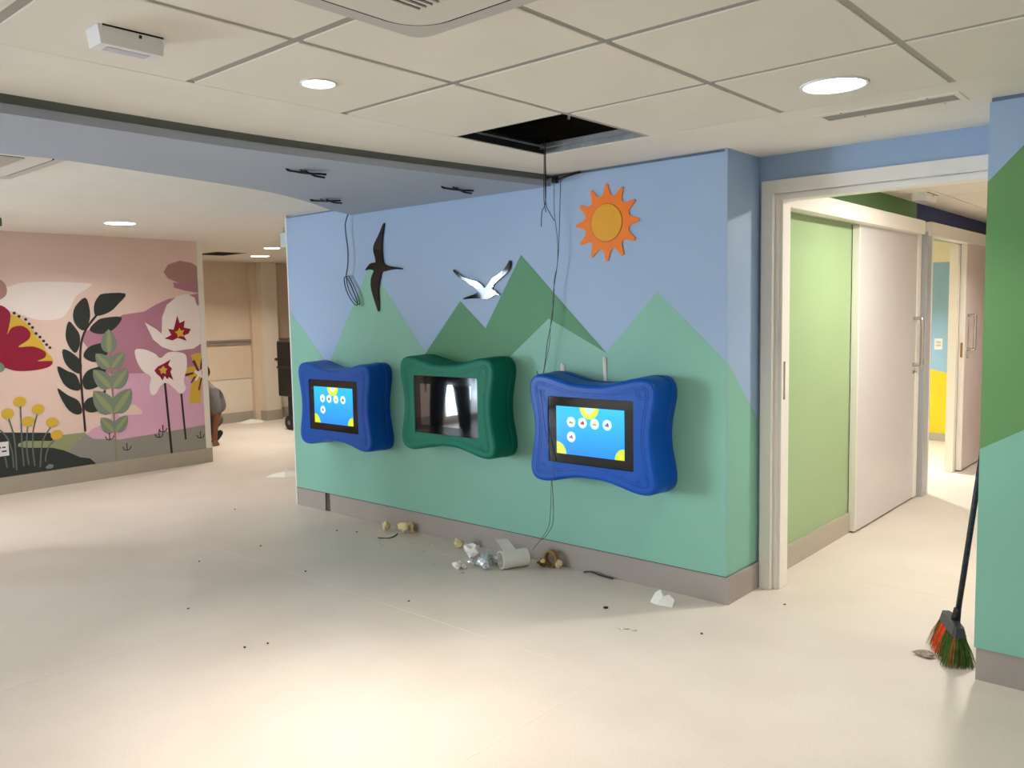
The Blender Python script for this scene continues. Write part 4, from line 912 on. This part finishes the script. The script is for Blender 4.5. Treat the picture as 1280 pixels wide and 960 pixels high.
DARK_L = ['dark speck on the floor below the leftmost blue screen, nearer of two', 'dark speck on the open floor at left, farther one of two', 'dark speck on the open floor at left, nearer one of two', 'dark speck on the floor well in front of the leftmost blue screen',
          'dark speck in the foreground floor, right one of a close pair', 'dark speck in the foreground floor, left one of a close pair', 'lone dark speck at the far left of the foreground floor', 'dark speck on the floor in front of the green screen and foil', 'dark speck on the floor just outside the white door frame', 'dark speck on the floor in front of the blue wall corner',
          'dark speck on the floor between the leftmost blue screen and the foam chunks', 'dark speck on the floor left of the blue wall end', 'dark speck on the corridor floor by the grey sliding door']
for i, (x, y) in enumerate(dark):
    crumple('debris_bit', (x, y, 0), (0.0075, 0.006, 0.004), 70+i, m_grit, DARK_L[i], group='dark floor debris', amp=0.6, sub=1)
pale = [(-4.05, 3.6), (-3.86, 3.52), (-3.78, 3.6), (-3.70, 3.56), (-3.93, 3.66), (-3.36, 3.36), (-3.62, 3.38), (-2.14, 3.23), (-2.10, 3.235), (-2.16, 3.215), (-4.2, 3.45), (-3.0, 3.60)]
PALE_L = ['pale chip on the floor left of the lone foam chunk', 'pale chip on the floor front left of the lone foam chunk', 'pale chip just in front of the lone foam chunk', 'pale chip front right of the lone foam chunk', 'pale chip by the plinth left of the lone foam chunk', 'pale chip on the floor in front of the foil heap', 'pale chip on the floor left of the torn paper scraps', 'middle pale chip of three in front of the torn folded paper', 'right pale chip of three in front of the torn folded paper',
          'left pale chip of three in front of the torn folded paper', 'pale chip in front of the curved cable scrap', 'pale chip right of the paper roll, in front of the tape ring']
for i, (x, y) in enumerate(pale):
    crumple('paper_chip', (x, y, 0), (0.016, 0.011, 0.004), 90+i, m_chip, PALE_L[i], group='pale floor chips', amp=0.6, sub=1)
lathe('black_cap', [(0.013, 0), (0.013, 0.004), (0.01, 0.006)], (-2.375, 3.40, 0), m_black, seg=16, label='small round black cap on the floor between the roll and the torn paper', cat='cap')
crumple('dust_clump', (-0.965, 3.76, 0), (0.04, 0.028, 0.012), 111, mat('grey_dust', (150, 138, 124), 0.9, 0.1, 0.4, 40), 'grey dust clump on the floor beside the broom bristles', amp=0.5)

# ---------------------------------------------------------------- broom leaning behind the right wall
br = thing('broom', (-0.885, 3.83, 0), 'broom with green and orange bristles leaning on the right wall', 'broom')
tube('handle', [(-0.866, 3.832, 0.15), (-0.815, 3.853, 0.66), (-0.772, 3.87, 1.10)], 0.0115, mat('worn_handle', (34, 40, 42), 0.45, 0.4, 0.6, 60), br, 10)
ha = Vector((-0.11, 0.21, 0)); ha.normalize(); hc = Vector((-0.878, 3.825, 0.128)); sdx = Vector((ha.y, -ha.x, 0))
bm = bmesh.new()
loop = [(-0.12, -0.02), (-0.10, -0.028), (0.10, -0.028), (0.12, -0.02), (0.12, 0.02), (0.10, 0.028), (-0.10, 0.028), (-0.12, 0.02)]
add_prism(bm, [hc+ha*a+sdx*b for a, b in loop], [hc+ha*a*0.9+sdx*b*0.7+Vector((0, 0, 0.038)) for a, b in loop])
from_bm(bm, 'head_block', mat('broom_block', (54, 58, 60), 0.5, 0.4, 0.1), br)
tube('socket', [(-0.87, 3.83, 0.15), (-0.862, 3.834, 0.215)], [0.02, 0.0145], m_black, br, 12)
rnd = random.Random(5)
sets = {'bristles_green': (bmesh.new(), mat('green_bristle', (70, 104, 44), 0.6, 0.3, 0.3, 40)), 'bristles_orange': (bmesh.new(), mat('orange_bristle', (226, 92, 44), 0.6, 0.3, 0.3, 40))}
for i in range(1100):
    a = rnd.uniform(-0.112, 0.112); b = rnd.uniform(-0.024, 0.024)
    p0 = hc+ha*a+sdx*b; tilt = b*1.5+rnd.uniform(-0.016, 0.016)
    p1 = p0+ha*(a*0.22+rnd.uniform(-0.01, 0.01))+sdx*tilt-Vector((0, 0, 0.128-0.004*rnd.random()))
    key = 'bristles_orange' if (0.0 < a < 0.075 and b < 0.012) or rnd.random() < 0.08 else 'bristles_green'
    add_tube(sets[key][0], [p0, (p0+p1)/2+sdx*tilt*0.1, p1], [0.0011, 0.0012, 0.0006], 3, False)
for k, (bmx, mm) in sets.items(): from_bm(bmx, k, mm, br, kind='stuff')

# ---------------------------------------------------------------- black trolley behind the wall end
ct = thing('equipment_trolley', (-9.4, 6.3, 0), 'black wheeled equipment case half hidden behind the blue wall end', 'trolley')
box('case', (-9.655, 6.28, 0.45), (-9.08, 6.62, 1.18), m_black, ct, 0.015, 2)
box('lid_band', (-9.66, 6.275, 0.82), (-9.075, 6.625, 0.845), mat('dark_band', (40, 40, 42), 0.5), ct)
tube('side_handle', [(-9.65, 6.33, 0.935), (-9.76, 6.33, 0.935)], 0.02, m_black, ct, 10)
box('lower_frame', (-9.52, 6.33, 0.19), (-9.2, 6.55, 0.45), m_black, ct, 0.01)
for x, y in ((-9.48, 6.33), (-9.48, 6.58), (-9.2, 6.33), (-9.2, 6.58)):
    w = lathe('wheel', [(0.06, -0.02), (0.095, -0.018), (0.1, -0.01), (0.1, 0.01), (0.095, 0.018), (0.06, 0.02)], (x, y, 0.1), m_black, ct, 'y', 28)
    lathe('hub', [(0.03, -0.024), (0.03, 0.024)], (x, y, 0.1), mat('grey_hub', (110, 110, 112), 0.4), w, 'y', 16)

# ---------------------------------------------------------------- people
def skin_obj(name, nodes, edges, root, mt, parent, sub=2):
    keys = list(nodes); me = bpy.data.meshes.new(name)
    me.from_pydata([nodes[k][0] for k in keys], [(keys.index(a), keys.index(b)) for a, b in edges], [])
    o = bpy.data.objects.new(name, me); COL.objects.link(o)
    o.modifiers.new('skin', 'SKIN'); s = o.modifiers.new('sub', 'SUBSURF'); s.levels = sub; s.render_levels = sub
    sv = me.skin_vertices[0].data
    for i, k in enumerate(keys):
        r = nodes[k][1]; sv[i].radius = (r, r) if not isinstance(r, tuple) else r; sv[i].use_root = (k == root)
    bpy.context.view_layer.update()
    dg = bpy.context.evaluated_depsgraph_get()
    m2 = bpy.data.meshes.new_from_object(o.evaluated_get(dg))
    bpy.data.objects.remove(o, do_unlink=True)
    m2.materials.clear()
    return link(name, m2, mt, parent, smooth=True)
m_skin = mat('brown_skin', (128, 84, 62), 0.6, 0.3, 0.05, 10); m_hair = mat('dark_hair', (26, 22, 20), 0.7, 0.3, 0.2, 40)
m_shirt = mat('grey_shirt', (118, 118, 120), 0.85, 0.1, 0.06, 20); m_trous = mat('dark_trousers', (38, 40, 48), 0.85, 0.1, 0.08, 20)
def blob(name, c, s, mt, parent, cut=None, amp=0.0):
    bm = bmesh.new(); bmesh.ops.create_uvsphere(bm, u_segments=20, v_segments=14, radius=1)
    for v in bm.verts:
        k = 1+amp*noise.noise(v.co*3)
        v.co = Vector((c[0]+v.co.x*s[0]*k, c[1]+v.co.y*s[1]*k, c[2]+v.co.z*s[2]*k))
    return from_bm(bm, name, mt, parent, smooth=True)
def hand(nodes, edges, wrist, wp, d, side, upv=Vector((0, 0, 1))):
    """palm and five fingers grown from a wrist node; d fingers' direction, side the thumb's direction"""
    d = Vector(d).normalized(); side = Vector(side).normalized(); wp = Vector(wp)
    pc = wp+d*0.05; nodes[wrist+'p'] = (tuple(pc), (0.03, 0.016)); edges.append((wrist, wrist+'p'))
    for k, (off, l) in enumerate(((0.03, 0.065), (0.01, 0.075), (-0.01, 0.07), (-0.03, 0.055))):
        a = pc+d*0.03+side*off; b = a+d*l*0.55+Vector((0, 0, -0.004)); c = b+d*l*0.45+Vector((0, 0, -0.008))
        for nm, p, r in (('f%da' % k, a, 0.0095), ('f%db' % k, b, 0.0085), ('f%dc' % k, c, 0.007)): nodes[wrist+nm] = (tuple(p), r)
        edges += [(wrist+'p', wrist+'f%da' % k), (wrist+'f%da' % k, wrist+'f%db' % k), (wrist+'f%db' % k, wrist+'f%dc' % k)]
    a = wp+d*0.03+side*0.035; b = a+d*0.03+side*0.02
    nodes[wrist+'ta'] = (tuple(a), 0.011); nodes[wrist+'tb'] = (tuple(b), 0.009)
    edges += [(wrist, wrist+'ta'), (wrist+'ta', wrist+'tb')]

# kneeling worker, seen past the end of the pink wall
pr = thing('person', (-9.3, 5.1, 0), 'crouching person in a grey shirt behind the pink wall end, hand on floor', 'person')
N = {'pelvis': ((-9.35, 5.18, 0.34), (0.11, 0.10)), 'waist': ((-9.34, 5.19, 0.46), (0.125, 0.10)), 'chest': ((-9.31, 5.10, 0.62), (0.14, 0.11)), 'neck': ((-9.30, 5.03, 0.735), 0.055), 'skull': ((-9.29, 4.995, 0.83), (0.072, 0.085)), 'crown': ((-9.29, 4.995, 0.90), (0.06, 0.07)),
     'lsh': ((-9.15, 5.05, 0.635), 0.062), 'lel': ((-9.11, 5.085, 0.37), 0.043), 'lwr': ((-9.10, 5.025, 0.105), 0.028),
     'rsh': ((-9.47, 5.08, 0.635), 0.062), 'rel': ((-9.48, 4.95, 0.40), 0.043), 'rwr': ((-9.42, 4.80, 0.24), 0.028),
     'lhip': ((-9.25, 5.14, 0.28), 0.07), 'lkn': ((-9.22, 4.86, 0.075), 0.06), 'lan': ((-9.25, 5.16, 0.12), 0.034),
     'rhip': ((-9.45, 5.14, 0.28), 0.07), 'rkn': ((-9.48, 4.84, 0.075), 0.06), 'ran': ((-9.45, 5.14, 0.13), 0.038)}
E = [('pelvis', 'waist'), ('waist', 'chest'), ('chest', 'neck'), ('neck', 'skull'), ('skull', 'crown'), ('chest', 'lsh'), ('lsh', 'lel'), ('lel', 'lwr'), ('chest', 'rsh'), ('rsh', 'rel'), ('rel', 'rwr'), ('pelvis', 'lhip'), ('lhip', 'lkn'), ('lkn', 'lan'), ('pelvis', 'rhip'), ('rhip', 'rkn'), ('rkn', 'ran')]
hand(N, E, 'lwr', (-9.10, 5.025, 0.07), (0.15, -0.1, -0.55), (0, 1, 0))
for k in list(N):
    if k.startswith('lwr') and N[k][0][2] < 0.012: N[k] = ((N[k][0][0]+0.03, N[k][0][1]+0.012, 0.012), N[k][1])
hand(N, E, 'rwr', (-9.42, 4.80, 0.22), (0.1, -0.4, -0.5), (1, 0, 0))
body = skin_obj('body', N, E, 'pelvis', m_skin, pr)
skin_obj('shirt', {'p': ((-9.35, 5.225, 0.34), (0.15, 0.125)), 'w': ((-9.34, 5.18, 0.48), (0.145, 0.125)), 'c': ((-9.31, 5.10, 0.62), (0.155, 0.125)), 'n': ((-9.30, 5.045, 0.715), (0.075, 0.07)), 'ls': ((-9.15, 5.055, 0.635), 0.078), 'lm': ((-9.12, 5.08, 0.44), 0.068), 'le': ((-9.115, 5.09, 0.36), 0.066), 'rs': ((-9.47, 5.08, 0.635), 0.078), 're': ((-9.48, 4.96, 0.42), 0.064)},
         [('p', 'w'), ('w', 'c'), ('c', 'n'), ('c', 'ls'), ('ls', 'lm'), ('lm', 'le'), ('c', 'rs'), ('rs', 're')], 'p', m_shirt, pr)
skin_obj('trousers', {'p': ((-9.35, 5.15, 0.33), (0.12, 0.10)), 'lh': ((-9.25, 5.14, 0.27), 0.085), 'lk': ((-9.22, 4.87, 0.085), 0.074), 'la': ((-9.25, 5.08, 0.11), 0.045), 'rh': ((-9.45, 5.14, 0.27), 0.085), 'rk': ((-9.48, 4.85, 0.085), 0.074), 'ra': ((-9.45, 5.04, 0.11), 0.045)},
         [('p', 'lh'), ('lh', 'lk'), ('lk', 'la'), ('p', 'rh'), ('rh', 'rk'), ('rk', 'ra')], 'p', mat('grey_shorts', (96, 94, 92), 0.9, 0.1, 0.06, 20), pr)
blob('hair', (-9.29, 5.012, 0.872), (0.09, 0.092, 0.098), m_hair, pr, amp=0.1)
for dy, x in ((-0.065, -9.24), (-0.11, -9.45)):
    skin_obj('shoe', {'h': ((x, 5.265+dy, 0.155), (0.042, 0.04)), 'm': ((x+0.01, 5.22+dy, 0.095), (0.042, 0.036)), 't': ((x+0.015, 5.165+dy, 0.042), (0.044, 0.03)), 'e': ((x+0.015, 5.12+dy, 0.026), (0.036, 0.02))}, [('h', 'm'), ('m', 't'), ('t', 'e')], 'h', m_black, pr)

# person standing to the left of the picture, seen only as a reflection in the dark green-framed display
def stand(x, y, ang, label):
    p = thing('person', (x, y, 0), label, 'person')
    c, s = math.cos(ang), math.sin(ang)
    T = lambda a, b, z: (x+c*a-s*b, y+s*a+c*b, z)
    N = {'pelvis': (T(0, 0, 0.95), (0.15, 0.11)), 'waist': (T(0, 0, 1.10), (0.135, 0.10)), 'chest': (T(0, 0.01, 1.32), (0.165, 0.115)), 'neck': (T(0, 0.01, 1.48), 0.055), 'skull': (T(0, 0.035, 1.60), (0.078, 0.09)), 'crown': (T(0, 0.03, 1.69), (0.062, 0.075)), 'nose': (T(0, 0.135, 1.595), 0.014)}
    E = [('pelvis', 'waist'), ('waist', 'chest'), ('chest', 'neck'), ('neck', 'skull'), ('skull', 'crown'), ('skull', 'nose')]
    for k, sg in (('l', -1), ('r', 1)):
        N.update({k+'sh': (T(sg*0.19, 0, 1.40), 0.062), k+'el': (T(sg*0.25, -0.02, 1.12), 0.043), k+'wr': (T(sg*0.25, 0.04, 0.88), 0.028), k+'hip': (T(sg*0.10, 0, 0.88), 0.09), k+'kn': (T(sg*0.14, 0.01, 0.48), 0.058), k+'an': (T(sg*0.16, -0.02, 0.09), 0.038), k+'toe': (T(sg*0.18, 0.14, 0.04), 0.034)})
        E += [('chest', k+'sh'), (k+'sh', k+'el'), (k+'el', k+'wr'), ('pelvis', k+'hip'), (k+'hip', k+'kn'), (k+'kn', k+'an'), (k+'an', k+'toe')]
        hand(N, E, k+'wr', T(sg*0.25, 0.045, 0.86), (0, 0, -1), T(0, 1, 0) if False else (-s, c, 0))
    skin_obj('body', N, E, 'pelvis', m_skin, p)
    blob('hair', T(0, 0.012, 1.66), (0.095, 0.105, 0.095), m_hair, p, amp=0.1)
    skin_obj('shirt', {'p': (T(0, 0, 0.98), (0.17, 0.13)), 'w': (T(0, 0, 1.12), (0.155, 0.12)), 'c': (T(0, 0.01, 1.33), (0.18, 0.13)), 'n': (T(0, 0.01, 1.45), (0.07, 0.07)), 'ls': (T(-0.19, 0, 1.40), 0.08), 'le': (T(-0.24, -0.015, 1.17), 0.065), 'rs': (T(0.19, 0, 1.40), 0.08), 're': (T(0.24, -0.015, 1.17), 0.065)}, [('p', 'w'), ('w', 'c'), ('c', 'n'), ('c', 'ls'), ('ls', 'le'), ('c', 'rs'), ('rs', 're')], 'p', m_shirt, p)
    skin_obj('trousers', {'p': (T(0, 0, 0.96), (0.165, 0.125)), 'lh': (T(-0.105, 0, 0.86), 0.11), 'lk': (T(-0.145, 0.01, 0.48), 0.08), 'la': (T(-0.165, -0.02, 0.10), 0.062), 'rh': (T(0.105, 0, 0.86), 0.11), 'rk': (T(0.145, 0.01, 0.48), 0.08), 'ra': (T(0.165, -0.02, 0.10), 0.062)}, [('p', 'lh'), ('lh', 'lk'), ('lk', 'la'), ('p', 'rh'), ('rh', 'rk'), ('rk', 'ra')], 'p', m_trous, p)
    for sg in (-1, 1):
        skin_obj('shoe', {'h': (T(sg*0.16, -0.05, 0.045), (0.045, 0.044)), 'm': (T(sg*0.17, 0.04, 0.045), (0.046, 0.042)), 't': (T(sg*0.185, 0.15, 0.036), (0.045, 0.034))}, [('h', 'm'), ('m', 't')], 'h', m_black, p)
stand(-6.22, 1.12, math.radians(-45), 'standing person in dark trousers, mirrored in the green screen')
